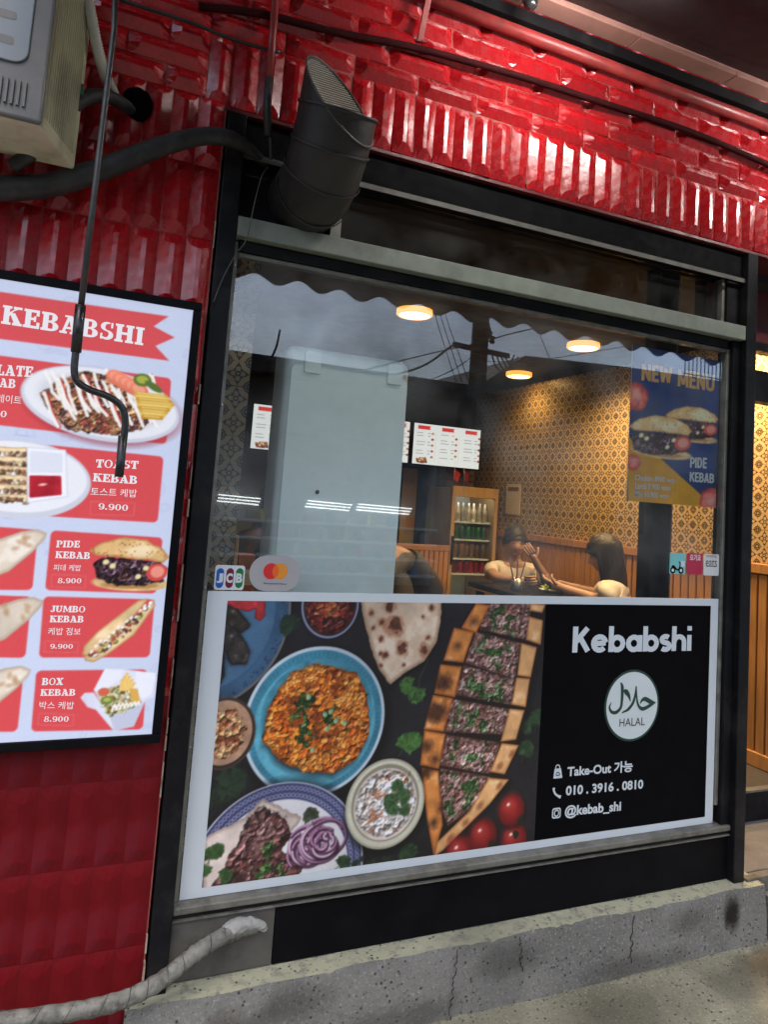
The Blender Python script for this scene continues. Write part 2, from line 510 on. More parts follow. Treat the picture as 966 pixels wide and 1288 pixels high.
def struct(name, mb, mat, parent=None, bevel=0.0):
    o = mb.build(name, mat, parent, bevel)
    if parent is None: o['kind'] = 'structure'
    return o


struct('ground', MB().add([(-60, -60, -.004), (60, -60, -.004), (60, 30, -.004), (-60, 30, -.004)], [(0, 1, 2, 3)]), M['street'])
# pavement in front of the shop, a fine grid so that its edge and surface are not dead flat
pv = MB(); nx, ny = 90, 40
for j in range(ny + 1):
    for i in range(nx + 1):
        X = -2.4 + 8.0 * i / nx; Y = -2.6 + 2.62 * j / ny
        pv.v.append((X, Y, .012 * math.sin(X * 1.7 + Y) * math.sin(Y * 2.3) * .4 + .004 * random.random()))
for j in range(ny):
    for i in range(nx):
        a = j * (nx + 1) + i; pv.f.append((a, a + 1, a + nx + 2, a + nx + 1)); pv.sm.append(True)
struct('pavement', pv, M['pavement'])

# the step: front face and top as grids with a chipped, wavering lip
X0, X1 = 0.22, 2.40
lip, n = [], 120
for i in range(n + 1):
    x = X0 + (X1 - X0) * i / n
    w = .003 * math.sin(x * 9) + .003 * math.sin(x * 23 + 1) + (-.008 * random.random() if random.random() < .12 else 0)
    lip.append((x, -.088 + w * .7, LEDGE_Z - .004 + w * .35))
fr = MB(); tp = MB()
for i in range(n + 1):
    x, y, z = lip[i]
    fr.v += [(x, -.1 + .004 * math.sin(x * 7), -.02), (x, -.098 + .003 * math.sin(x * 13), .10), (x, y, z)]
    tp.v += [(x, y, z), (x, .03, LEDGE_Z), (x, .06, LEDGE_Z)]
    if i < n:
        a = i * 3
        for q in (fr, tp):
            q.f += [(a, a + 3, a + 4, a + 1), (a + 1, a + 4, a + 5, a + 2)]; q.sm += [True, True]
step = struct('kerb', fr, M['concrete'])
struct('painted_top', tp, M['concrete_paint'], step)
ck = MB()
for (x, z0, z1, dx) in ((1.12, .0, .19, .012), (1.78, .04, .185, .004), (1.36, .09, .19, -.012)):
    pts = [(x + dx * t + random.uniform(-.006, .006), -.1025, z0 + (z1 - z0) * t) for t in [k / 22 for k in range(23)]]
    for a, b in zip(pts[:-1], pts[1:]): ck.bar(a, b, random.uniform(.0006, .0019), .003, (0, 1, 0))
ck.build('crack', M['crack'], step)
# pavement continues beside the step, towards the red wall
struct('concrete_footing', MB().box(-2.4, .215, -.055, .1, -.02, .085), M['concrete'], step)

# damp stains: thin wet films with ragged, fading edges
def stain_mat(name, col, strength, nscale):
    m = bpy.data.materials.new(name); m.use_nodes = True
    N_, L_ = m.node_tree.nodes, m.node_tree.links; b = N_['Principled BSDF']
    b.inputs['Base Color'].default_value = (*col, 1); b.inputs['Roughness'].default_value = .6; b.inputs['Specular IOR Level'].default_value = .2
    uv_, no_, tc_ = N_.new('ShaderNodeUVMap'), N_.new('ShaderNodeTexNoise'), N_.new('ShaderNodeTexCoord')
    no_.inputs['Scale'].default_value = nscale; no_.inputs['Detail'].default_value = 7; no_.inputs['Roughness'].default_value = .65
    mp_, ln_, ad_, rg_, tr_, mx_ = [N_.new('ShaderNode' + k) for k in ('Mapping', 'VectorMath', 'Math', 'MapRange', 'BsdfTransparent', 'MixShader')]
    mp_.inputs['Location'].default_value = (-.5, -.5, 0); ln_.operation = 'LENGTH'; ad_.operation = 'MULTIPLY_ADD'; ad_.inputs[1].default_value = .55
    rg_.inputs['From Min'].default_value = .42; rg_.inputs['From Max'].default_value = .72; rg_.inputs['To Min'].default_value = strength; rg_.inputs['To Max'].default_value = 0
    L_.new(uv_.outputs[0], mp_.inputs['Vector']); L_.new(mp_.outputs['Vector'], ln_.inputs[0]); L_.new(tc_.outputs['Object'], no_.inputs['Vector'])
    L_.new(no_.outputs['Fac'], ad_.inputs[0]); L_.new(ln_.outputs['Value'], ad_.inputs[2]); L_.new(ad_.outputs[0], rg_.inputs['Value'])
    L_.new(rg_.outputs['Result'], mx_.inputs[0]); L_.new(tr_.outputs[0], mx_.inputs[1]); L_.new(b.outputs[0], mx_.inputs[2]); L_.new(mx_.outputs[0], N_['Material Output'].inputs['Surface'])
    return m


def stain(quad, mat, parent):
    me = bpy.data.meshes.new('stain'); me.from_pydata(quad, [], [(0, 1, 2, 3)])
    u = me.uv_layers.new(name='UVMap')
    for k, c in enumerate(((0, 0), (1, 0), (1, 1), (0, 1))): u.data[k].uv = c
    me.materials.append(mat); return link('stain', me, parent)


wet, grime, rust = stain_mat('dark damp stain', (.018, .013, .012), .95, 34), stain_mat('grey grime', (.05, .047, .042), .30, 9), stain_mat('brown seep', (.07, .045, .028), .5, 12)
fy = -.1045
stain([(2.175, fy, .05), (2.275, fy, .05), (2.275, fy, .215), (2.175, fy, .215)], wet, step)
for x0, x1, z0, z1, m_ in ((.34, .62, .0, .17, rust), (.75, 1.2, -.02, .10, grime), (1.15, 1.5, .06, .2, grime), (1.5, 2.1, -.03, .09, grime), (1.9, 2.15, .07, .2, grime), (.5, .8, .08, .2, grime)):
    fy -= .0003; stain([(x0, fy, z0), (x1, fy, z0), (x1, fy, z1), (x0, fy, z1)], m_, step)
zz_ = .016
for x0, x1, y0, y1, m_ in ((1.2, 2.0, -.42, -.10, grime), (1.8, 2.5, -.36, -.12, grime), (.9, 1.5, -.5, -.2, grime), (2.1, 2.7, -.3, -.1, rust)):
    zz_ += .0004; stain([(x0, y0, zz_), (x1, y0, zz_), (x1, y1, zz_), (x0, y1, zz_)], m_, step)
# grit swept into the corner where the step meets the pavement
gt = MB(); rg2 = random.Random(5)
for k in range(420):
    x = rg2.uniform(.3, 2.6); y = -.103 - abs(rg2.gauss(0, .035)); r = rg2.uniform(.0008, .0032) * (1.6 if rg2.random() < .06 else 1)
    c = Vector((x, y, .008 + r * .4)); o6 = [Vector((1, 0, 0)), Vector((0, 1, 0)), Vector((-1, 0, 0)), Vector((0, -1, 0)), Vector((0, 0, .8)), Vector((0, 0, -.8))]
    gt.add([c + v * r * rg2.uniform(.6, 1.3) for v in o6], [(0, 1, 4), (1, 2, 4), (2, 3, 4), (3, 0, 4), (1, 0, 5), (2, 1, 5), (3, 2, 5), (0, 3, 5)])
o = gt.build('gravel', pm('grey grit', (.10, .095, .08), .9, var=.5, scale=300)); tag(o, 'fine grit gathered where the step meets the pavement', 'grit', kind='stuff')

# ------------------------------------------------------------------ room behind the glass
XR, YB, ZC = 3.15, 3.6, 2.5
struct('floor', MB().box(.30, XR, .36, YB, FLOOR_Z - .1, FLOOR_Z), M['floor_dark'])
entry = struct('entry_floor', MB().box(2.345, 3.6, -.055, .33, .02, LEDGE_Z - .01), M['floor_grey'])
struct('threshold_strip', MB().box(2.345, 3.6, -.06, -.035, .15, LEDGE_Z + .006).box(2.345, 3.6, .0, .008, LEDGE_Z - .012, LEDGE_Z - .006), M['alu'], entry)
struct('step_riser', MB().box(2.345, XR - .002, .332, .358, .02, FLOOR_Z - .004), M['black'], entry)
struct('step_edge', MB().box(2.345, XR - .004, .326, .36, FLOOR_Z - .003, FLOOR_Z + .006), M['alu'], entry)
struct('front_step', MB().box(2.415, 3.6, -.1, -.062, -.02, .15), M['concrete'], entry)
struct('ceiling', MB().box(-1.2, 3.6, .12, YB + .2, ZC, ZC + .12), M['dark_ceiling'])
back = struct('wall_back', MB().box(-1.2, XR + .2, YB, YB + .15, 0, ZC), M['dark_wall'])
struct('wall_left', MB().box(-1.2, -1.1, .1, YB, 0, ZC), M['dark_wall'])
side = struct('wall_side', MB().box(XR + .012, XR + .6, .34, YB, .1, ZC), M['dark_wall'])

TS = .166
tm = bpy.data.meshes.new('tile')
e, g = TS * .5 - .0012, .006
tv = [(-g, -e, -e), (-g, e, -e), (-g, e, e), (-g, -e, e), (0, -e, -e), (0, e, -e), (0, e, e), (0, -e, e)]
tm.from_pydata(tv, [], [(3, 2, 1, 0), (0, 1, 5, 4), (1, 2, 6, 5), (2, 3, 7, 6), (3, 0, 4, 7)])
ul = tm.uv_layers.new(name='UVMap')
for lp in tm.loops:
    v = tv[lp.vertex_index]; ul.data[lp.index].uv = (v[1] / TS + .5, v[2] / TS + .5)
tm.materials.append(M['motif'])
WZ0 = 1.285
for r_ in range(8):
    for k in range(19):
        y, z = .43 + k * TS, WZ0 + TS * (.5 + r_)
        if z + TS / 2 > ZC + .05 or y > YB - .05: continue
        t = link('tile', tm, side, (XR + .011, y, z))
# wainscot: slats between a top rail and a base rail
struct('wainscot_board', MB().box(XR - .004, XR + .0105, .35, YB - .002, FLOOR_Z, WZ0 - .004), M['wood'], side)
struct('top_rail', MB().box(XR - .03, XR - .0045, .345, YB - .003, WZ0 - .05, WZ0), M['wood'], side, .004)
struct('base_rail', MB().box(XR - .028, XR - .0045, .345, YB - .003, FLOOR_Z + .001, FLOOR_Z + .07), M['wood'], side, .004)
sm = MB().box(-.014, 0, -.021, .021, 0, WZ0 - .053 - FLOOR_Z - .075).mesh('slat'); sm.materials.append(M['wood'])
for k in range(58):
    o = link('slat', sm, side, (XR - .0045, .375 + k * .055, FLOOR_Z + .0725))
# back wall: stone-grey cladding panels, ornamental strip, a wooden booth screen
for k, (x0, x1) in enumerate(((.9, 1.38), (1.4, 1.88), (1.9, 2.38), (2.52, 2.66))):
    struct('panel', MB().box(x0, x1, YB - .02, YB - .002, 1.0, 1.75), M['grey_panel'] if k < 3 else M['motif'], back, .003)
# ------------------------------------------------------------------ red tiled wall and header
def tile_mesh(name, w, h, d, arch, mat):
    """A hand-sized glazed tile: flat-topped ridge with bevelled flanks and scooped, arched ends. Runs along Z, faces -Y."""
    us = [0, .07, .2, .41, .5, .59, .8, .93, 1]
    hs = [0, .17, .49, 1, 1, 1, .49, .17, 0]
    vs_ = [0, .51, .80, .985, 1, .985, .80, .51, 0]
    V, Fc = [], []
    n = len(us)
    for end in (0, 1):
        sgn = 1 if end == 0 else -1; zb = -h / 2 if end == 0 else h / 2
        for i in range(n): V.append(((us[i] - .5) * w, -.002, zb))
        for i in range(n): V.append(((us[i] - .5) * w, -.002 - hs[i] * d, zb + sgn * vs_[i] * arch))
    B0, A0, B1, A1 = 0, n, 2 * n, 3 * n
    for i in range(n - 1):
        Fc.append((B0 + i, B0 + i + 1, A0 + i + 1, A0 + i))
        Fc.append((A1 + i, A1 + i + 1, B1 + i + 1, B1 + i))
        Fc.append((A0 + i, A0 + i + 1, A1 + i + 1, A1 + i))
    # skirt back to the wall
    sk = [(-w / 2, .004, -h / 2), (w / 2, .004, -h / 2), (w / 2, .004, h / 2), (-w / 2, .004, h / 2)]
    k = len(V); V += sk
    Fc += [(k, k + 1, B0 + n - 1, B0), (k + 1, k + 2, B1 + n - 1, B0 + n - 1), (k + 2, k + 3, B1, B1 + n - 1), (k + 3, k, B0, B1)]
    me = bpy.data.meshes.new(name)
    bm = bmesh.new()
    bv = [bm.verts.new(p) for p in V]
    for f_ in Fc:
        try: bm.faces.new([bv[i] for i in f_])
        except ValueError: pass
    bmesh.ops.remove_doubles(bm, verts=bm.verts, dist=1e-6)
    bmesh.ops.recalc_face_normals(bm, faces=bm.faces)
    bm.to_mesh(me); bm.free()
    me.materials.append(mat)
    return me


YW = -.045           # face of the tile bed
PW, PH = .0705, .2031
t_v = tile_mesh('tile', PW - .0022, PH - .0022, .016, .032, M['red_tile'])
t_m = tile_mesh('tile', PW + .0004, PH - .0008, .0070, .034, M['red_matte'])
HL, HH = .2135, .0648
t_h = tile_mesh('tile', HH - .0022, HL - .0022, .019, .032, M['red_tile'])

wall = thing('red_tiled_wall', 'dark red wall of ridged glazed tiles behind the lit menu board', 'wall', (-.3, YW, 0))
MB().box(-1.15, .262, YW - .0006, .1, -.01, 2.551).build('wall_core', M['tile_bed'], wall)
for r_ in range(-1, 11):
    for c in range(18):
        x = .258 - PW * (c + .5); z = .317 + PH * (r_ + .5)
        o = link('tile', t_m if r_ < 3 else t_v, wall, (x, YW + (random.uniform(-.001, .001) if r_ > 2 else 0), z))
        if r_ > 2: o.rotation_euler = (random.uniform(-.02, .02), 0, random.uniform(-.03, .03))
# mortar-chipped edge along the post
ed = MB(); z = .2
while z < 2.5:
    h = random.uniform(.03, .16)
    if random.random() < .6: ed.box(.2585, .2600 + random.uniform(.0008, .003), YW - .010 - random.uniform(0, .004), YW + .002, z, z + h)
    z += h + random.uniform(.003, .03)
ed.build('chipped_edge', pm('bare cream plaster', (.34, .25, .19), .9, var=.5, scale=30, dirt=(.2, .02, .02), dscale=20, damt=1.0), wall)

head = thing('red_tiled_header', 'bright red ridged tiles in rows above the shop window', 'wall', (1.2, YW, 2.525))
MB().box(-1.15, 4.2, YW - .0038, .1, 2.5525, 3.6).build('wall_core', M['tile_bed'], head)
BZ0, BZ1 = 2.536, 2.739
for c in range(46):
    x = .2010 + PW * (c + .5)
    o = link('tile', t_v, head, (x, YW - .003 + random.uniform(-.001, .001), (BZ0 + BZ1) / 2))
    o.rotation_euler = (random.uniform(-.03, .03), 0, random.uniform(-.05, .05))
for r_ in range(-3, 8):
    for c in range(-7, 20):
        x = .6275 + HL * (c + (.5 if r_ % 2 else 0)) + .107; z = BZ1 + HH * (r_ + .5)
        if x > 3.6: continue
        if r_ < 0 and x > .10: continue
        if x < -.85: continue
        if r_ > 6 and x > .9: continue
        o = link('tile', t_h, head, (x, YW - .003 + random.uniform(-.001, .001), z))
        o.rotation_euler = (random.uniform(-.03, .03), math.radians(90) + random.uniform(-.006, .006), 0)
for r_ in (-3, -1):
    link('tile', tile_mesh('tile', HH - .0014, HL / 2 - .0014, .019, .026, M['red_tile']), head, (.1474, YW - .003, BZ1 + HH * (r_ + .5))).rotation_euler = (0, math.radians(90), 0)
MB().box(.20, 3.4, YW - .004, .1, 2.525, 2.5355).build('soffit_edge', pm('dark red paint', (.10, .01, .012), .5), head)
struct('upper_wall', MB().box(-1.15, 4.2, YW + .001, .1, 3.61, 4.4), M['dark_wall'])

# ------------------------------------------------------------------ shop window
win = thing('shop_window', 'black framed shop window with a narrow transom above the glass', 'window', (1.3, 0, LEDGE_Z))
PF = -.055
MB().box(.268, .320, PF, .06, .17, 2.524).build('post', M['black'], win, .003)
MB().box(2.285, 2.337, PF, .06, .185, 2.524).build('post', M['black'], win, .003)
MB().box(.3205, 2.2845, PF + .004, .05, 2.176, 2.232).build('beam', M['beam'], win, .003)
MB().box(.3205, 2.2845, -.030, .05, 2.415, 2.5235).build('head_rail', M['soot'], win, .003)
MB().box(.3205, 2.2845, -.042, -.0385, 2.405, 2.421).build('trim_strip', M['grey_panel'], win)
MB().box(.322, .336, -.012, .014, .3865, 2.172).build('bead', M['alu'], win, .002)
MB().box(.3365, 2.23, -.012, .014, 2.128, 2.141).build('bead', M['alu'], win, .002)
MB().box(.3365, 2.23, -.02, .04, 2.1415, 2.1752).build('top_rail', M['black'], win, .002)
MB().box(2.245, 2.284, -.03, .045, .3865, 2.1752).build('side_rail', M['black'], win, .002)
MB().box(2.231, 2.2445, -.014, .014, .45, 2.141).build('bead', M['alu'], win, .002)
MB().box(.322, 2.284, -.038, .04, .366, .386).build('sill', M['alu'], win, .004)
MB().box(.3225, 2.2835, -.030, .035, .354, .3655).build('sill_groove', M['black'], win, .002)
MB().box(.3225, 2.2835, -.036, .035, .3490, .3535).build('sill_lip', M['alu'], win)
MB().box(.60, 2.284, -.026, .035, .196, .3485).build('kick_panel', M['black_lac'], win)
MB().box(.322, .5975, -.028, .03, .197, .3485).build('patch_panel', M['grey_panel'], win, .002)
MB().box(.3365, 2.2305, -.003, .003, .3865, 2.1275).build('pane', glass_mat('window glass', (.96, .97, .96), 1.9, .05), win)
MB().box(.635, 2.2, .012, .018, 2.2325, 2.4145).build('transom_pane', glass_mat('transom glass', (.75, .76, .78), 1.0, .03), win)
MB().box(.600, .634, -.02, .04, 2.2325, 2.4145).build('mullion', M['alu'], win, .002)
MB().box(.3205, .5995, .005, .03, 2.2325, 2.4145).build('blanking_panel', M['black'], win)
MB().box(2.2005, 2.216, -.01, .03, 2.2325, 2.4145).build('bead', M['alu'], win, .002)
MB().box(2.2165, 2.2845, -.02, .03, 2.2325, 2.4145).build('side_rail', M['black'], win, .002)
# corner screws and sealant smears
sc_ = MB()
for (x, z) in ((.329, 2.10), (.329, 1.7), (.329, 1.2), (.329, .78)): sc_.lathe([(.004, -.004), (.003, -.006), (.0, -.0065)], (x, -.011, z), 10, 'Y')
sc_.build('screw', M['steel'], win)
# bare corner trim above the door recess
door = thing('doorway_frame', 'black door frame beside the shop window with patterned wall beyond', 'door frame', (2.9, .25, LEDGE_Z))
MB().box(2.3375, 3.6, .20, .26, 2.27, 2.52).build('lintel', pm('dark red lintel paint', (.10, .012, .016), .5, var=.2), door, .003)
MB().box(2.3375, 3.6, .195, .265, 2.235, 2.2695).build('rail', M['black'], door, .003)
MB().box(2.3375, 3.6, .195, .265, 2.01, 2.145).build('rail', M['black'], door, .003)
MB().box(2.3375, 3.6, .228, .233, 2.1455, 2.2345).build('pane', glass_mat('door transom glass', (.9, .9, .9), 1.0, .03), door)
MB().box(3.52, 3.6, .19, .27, .19, 2.0095).build('post', M['black'], door, .003)

struct('wall_right', MB().box(3.605, 6.5, -.05, .30, -.01, 2.55), pm('grey neighbour render', (.16, .15, .145), .8, var=.2, scale=3, bump=.2, bscale=40))
struct('wall_far_left', MB().box(-5.0, -1.16, -.05, .1, -.01, 4.4), pm('brown neighbour render', (.14, .09, .08), .8, var=.2, scale=3, bump=.2, bscale=40))

# ------------------------------------------------------------------ exhaust duct
duct = thing('exhaust_duct', 'matt black exhaust duct with a slanted wire mesh mouth', 'duct', (.53, -.1, 2.24))
ax = [Vector((.515, .0, 2.335)), Vector((.52, -.09, 2.33)), Vector((.525, -.15, 2.36)), Vector((.527, -.20, 2.42)), Vector((.528, -.245, 2.50)), Vector((.528, -.33, 2.68))]
R_ = .107
def duct_ring(c, t, r, n=40):
    ref = Vector((1, 0, 0)); ref = (ref - t * ref.dot(t)).normalized(); b = t.cross(ref)
    return [c + (ref * math.cos(2 * math.pi * k / n) + b * math.sin(2 * math.pi * k / n)) * r for k in range(n)]
NN = 40
secs = []
for i in range(5):
    t = (ax[i + 1] - ax[i]).normalized() if i < 5 else None
    secs.append((ax[i], ((ax[i] - ax[i - 1]).normalized() + t).normalized() if i else t))
t_end = (ax[5] - ax[4]).normalized()
MOUTH_C = Vector((.545, -.245, 2.524)); MOUTH_N = Vector((.43, -.78, .45)).normalized()
def cut(p):
    k = (MOUTH_C - p).dot(MOUTH_N) / t_end.dot(MOUTH_N)
    return p + t_end * k
rings = [duct_ring(c, t, R_ * (1.0 if i % 2 else 1.0)) for i, (c, t) in enumerate(secs)]
for i in range(4):
    b = MB(); a_, c_ = rings[i], rings[i + 1]
    b.add(a_ + c_, [(k, (k + 1) % NN, NN + (k + 1) % NN, NN + k) for k in range(NN)], True)
    b.build('elbow_segment', M['duct'], duct)
last = duct_ring(ax[4], t_end, R_)
mouth = [cut(p) for p in last]
inner = [ax[4] + (p - ax[4]) * .965 for p in last]; mouth_in = [cut(p) for p in inner]
b = MB()
b.add(last + mouth, [(k, (k + 1) % NN, NN + (k + 1) % NN, NN + k) for k in range(NN)], True)
b.add(mouth + mouth_in, [(k, (k + 1) % NN, NN + (k + 1) % NN, NN + k) for k in range(NN)])
b.add(inner + mouth_in, [(k, NN + k, NN + (k + 1) % NN, (k + 1) % NN) for k in range(NN)], True)
b.build('outlet', M['duct'], duct)
for c, t in secs[1:]:
    s_ = MB(); ra = duct_ring(c - t * .004, t, R_ + .0035); rb = duct_ring(c + t * .004, t, R_ + .0035); rc = duct_ring(c, t, R_ + .006)
    s_.add(ra + rc + rb, [(k, (k + 1) % NN, NN + (k + 1) % NN, NN + k) for k in range(NN)] + [(NN + k, NN + (k + 1) % NN, 2 * NN + (k + 1) % NN, 2 * NN + k) for k in range(NN)], True)
    s_.build('seam', M['duct'], duct)
rm = MB(); rm.tube(mouth + [mouth[0]], .003, 6, False); rm.build('rim', M['alu_dark'], duct)
# expanded-metal mesh: two families of wires across the mouth
u_ = (mouth[0] - mouth[NN // 2]).normalized(); v_ = MOUTH_N.cross(u_).normalized()
mc = sum(mouth, Vector()) / NN
pu = [((p - mc).dot(u_), (p - mc).dot(v_)) for p in mouth_in]
def chord(nx_, nz_, d_):
    hits = []
    for k in range(NN):
        a_, b_ = pu[k], pu[(k + 1) % NN]
        da, db = a_[0] * nx_ + a_[1] * nz_ - d_, b_[0] * nx_ + b_[1] * nz_ - d_
        if da * db < 0:
            s_ = da / (da - db); hits.append((a_[0] + (b_[0] - a_[0]) * s_, a_[1] + (b_[1] - a_[1]) * s_))
    return hits
gm_ = MB()
for ang in (35, 145):
    nx_, nz_ = math.cos(math.radians(ang)), math.sin(math.radians(ang))
    d_ = -.2
    while d_ < .2:
        h = chord(nx_, nz_, d_)
        if len(h) == 2:
            A, B = [mc - MOUTH_N * .003 + u_ * q[0] + v_ * q[1] for q in h]
            gm_.bar(A, B, .0012, .0012)
        d_ += .0085
gm_.build('wire_mesh', pm('galvanised mesh', (.35, .33, .28), .5, .6), duct)['kind'] = 'stuff'

# ------------------------------------------------------------------ air conditioner
ac = thing('air_conditioner', 'dirty beige outdoor air conditioner unit hung on the red wall', 'air conditioner', (-.55, -.3, 2.21))
AY0, AY1, AZ0, AZ1 = -.36, -.15, 2.215, 2.80
AXF, AXB = -.165, -.098          # the casing widens towards the wall
def plan_prism(pts, z0, z1):
    n = len(pts)
    return MB().add([(p[0], p[1], z0) for p in pts] + [(p[0], p[1], z1) for p in pts], [tuple(reversed(range(n))), tuple(range(n, 2 * n))] + [(i, (i + 1) % n, n + (i + 1) % n, n + i) for i in range(n)])
plan_prism([(-.93, AY0 + .012), (AXF, AY0 + .012), (AXB, AY1), (-.93, AY1)], AZ0, AZ1).build('casing', M['ac_beige'], ac, .008, 3)
MB().box(-.935, AXF + .003, AY0 - .006, AY0 + .0115, AZ0 + .0, AZ1).build('front_panel', M['ac_grey'], ac, .006, 3)
for k in range(15):
    t = .08 + k * .055; x, y = AXF + (AXB - AXF) * t, AY0 + .012 + (AY1 - AY0 - .012) * t
    MB().bar((x, y, AZ0 + .03), (x, y, AZ1 - .03), .005, .006, (1, 0, 0)).build('side_louvre', M['ac_beige'], ac)
for k in range(20):
    x = -.42 + k * .0115
    MB().box(x, x + .005, AY0 - .011, AY0 - .0062, AZ0 + .025, AZ0 + .080).build('front_louvre', M['ac_grey'], ac)
MB().slab(rrect(-.88, AXF - .035, AZ0 + .115, AZ1 - .03, .03), AY0 - .011, AY0 - .0062).build('fan_panel', pm('pale blue grey plastic', (.20, .235, .27), .4, var=.12, dirt=(.2, .2, .2), dscale=9, damt=.5), ac, .003)
for k in range(7):
    MB().slab(rrect(-.85, AXF - .065, AZ0 + .15 + k * .055, AZ0 + .168 + k * .055, .006), AY0 - .0115, AY0 - .0112).build('fan_slat', M['ac_grey'], ac)
MB().box(-.118, -.098, -.175, -.145, 2.395, 2.425).build('valve_cover', pm('green valve cap', (.02, .12, .07), .5), ac, .003)
MB().box(-.86, -.82, AY0 + .05, YW - .018, AZ0 - .03, AZ0 - .001).build('bracket', M['alu_dark'], ac)
MB().box(-.34, -.30, AY0 + .05, YW - .018, AZ0 - .03, AZ0 - .001).build('bracket', M['alu_dark'], ac)

# ------------------------------------------------------------------ pipes, cables and the awning crank
def pipe(name, label, cat, pts, r, mat, n=12, k=8, group=None):
    b = MB(); sp_ = spline(pts, k)
    rr = r if not isinstance(r, (list, tuple)) else list(np.interp(np.linspace(0, 1, len(sp_)), np.linspace(0, 1, len(r)), r))
    b.tube(sp_, rr if isinstance(rr, list) else r, n)
    o = b.build(name, mat); tag(o, label, cat, group)
    return o


def P3(x, y, Y): return at(x, y, Y)


pw = [P3(-60, 240, -.13), P3(0, 237, -.13), P3(60, 233, -.13), P3(130, 212, -.125), P3(200, 185, -.12), P3(250, 172, -.115), P3(283, 173, -.11), P3(308, 184, -.07), P3(330, 203, -.02), P3(338, 215, .03)]
pipe('wrapped_pipe', 'thick black insulated pipe bending along the wall into the window top', 'pipe', pw, [.030, .031, .030, .029, .026, .024, .023, .019, .012, .006], M['rubber'], 14)
pw2 = [P3(14, 210, -.16), P3(48, 185, -.17), P3(80, 145, -.17), P3(108, 123, -.15), P3(135, 122, -.12), P3(158, 134, -.075), P3(172, 148, -.02)]
pipe('wrapped_pipe', 'short dark wrapped pipe from the air conditioner into the wall hole', 'pipe', pw2, [.017, .017, .017, .018, .018, .017, .014], M['rubber'], 12)
wh = []
for k, p in enumerate(spline([P3(104, -40, -.2), P3(112, 10, -.2), P3(122, 60, -.17), P3(132, 95, -.12), P3(146, 125, -.03)], 24)): wh.append(p)
b = MB(); b.tube(wh, [.0125 if i % 2 else .0148 for i in range(len(wh))], 12); tag(b.build('corrugated_conduit', M['white_hose']), 'white corrugated conduit running down into the wall hole', 'conduit')
# dark hole with a rough lip where the pipes go in
hc = at(172, 130, YW - .018)
hb = MB(); ring = [(hc.x + .040 * math.cos(a) * random.uniform(.96, 1.03), hc.z + .044 * math.sin(a) * random.uniform(.96, 1.03)) for a in [2 * math.pi * k / 44 for k in range(44)]]
hb.slab(ring, YW - .0195, YW - .002)
ho = hb.build('wall_hole', pm('black void', (.003, .003, .003), 1.0, spec=0), wall)
pipe('crank_cable', 'thin black cable hanging beside the air conditioner', 'cable', [P3(84, -20, -.12), P3(88, 30, -.11), P3(95, 80, -.1), P3(100, 118, -.09)], .004, M['rubber'], 8)

cr = thing('awning_crank', 'grey awning crank rod with bent black handle hanging before the menu board', 'crank', tuple(at(150, 600, -.36)))
YK = -.36
b = MB(); b.tube([P3(146, -40, YK), P3(143, 40, YK), P3(121, 220, YK), P3(101, 388, YK)], .0068, 10); b.build('rod', M['rod'], cr)
b = MB(); b.tube([P3(101, 384, YK), P3(98, 412, YK), P3(95, 443, YK)], .0112, 12); b.build('socket', M['rod_black'], cr)
b = MB(); b.tube(spline([P3(95, 440, YK), P3(93, 466, YK), P3(97, 480, YK), P3(112, 490, YK), P3(136, 499, YK), P3(152, 511, YK), P3(157, 528, YK), P3(155, 555, YK), P3(149, 599, YK)], 6), .0078, 10); b.build('crank_handle', M['rod_black'], cr)
b = MB(); b.tube([P3(154, 548, YK), P3(151, 585, YK), P3(149, 600, YK)], .0096, 10); b.build('grip', M['rod_black'], cr)

rp = thing('red_drop_pipe', 'thin red painted pipe with taped black lower end beside the duct', 'pipe', tuple(at(336, 195, -.1)))
b = MB(); b.tube([P3(347, -40, -.10), P3(344, 30, -.10), P3(338, 100, -.10)], .011, 12); b.build('pipe_length', M['red_pipe'], rp)
b = MB(); b.tube([P3(338, 98, -.10), P3(336, 135, -.10), P3(337, 172, -.09)], .0115, 12); b.build('tape_wrap', M['rubber'], rp)
b = MB(); b.tube([P3(337, 170, -.09), P3(340, 175, -.088), P3(341, 200, -.08)], .006, 8); b.build('cable_end', M['rubber'], rp)
pipe('thin_wire', 'thin pale wire dangling from the black pipe end down the post', 'wire', [P3(337, 210, -.07), P3(329, 222, -.08), P3(320, 255, -.075), P3(310, 300, -.07), P3(296, 320, -.065), P3(280, 350, -.063), P3(268, 380, -.062)], .0016, M['alu_dark'], 6)
pipe('black_cable', 'black cable slanting across the dark red tiles beside the air conditioner', 'cable', [P3(150, 0, -.09), P3(230, 25, -.09), P3(300, 52, -.09), P3(352, 66, -.095)], .005, M['rubber'], 8)
bk = thing('pipe_bracket', 'rusty red steel bracket holding pipes on the header tiles', 'bracket', tuple(at(530, 50, -.08)))
b = MB(); b.bar(P3(541, -12, -.13), P3(528, 52, -.075), .018, .008); b.bar(P3(528, 52, -.075), P3(534, 52, YW - .01), .018, .008); b.build('arm', M['red_pipe'], bk)
pipe('black_cable_bundle', 'dark cable bundle sagging along the tiles under the red beam', 'cable', [P3(250, 8, -.085), P3(330, 18, -.085), P3(420, 40, -.085), P3(530, 62, -.082), P3(650, 95, -.082), P3(760, 130, -.085), P3(880, 170, -.082), P3(1000, 222, -.082)], .011, pm('dusty dark red cable', (.03, .005, .006), .85, var=.3, spec=.08), 10)

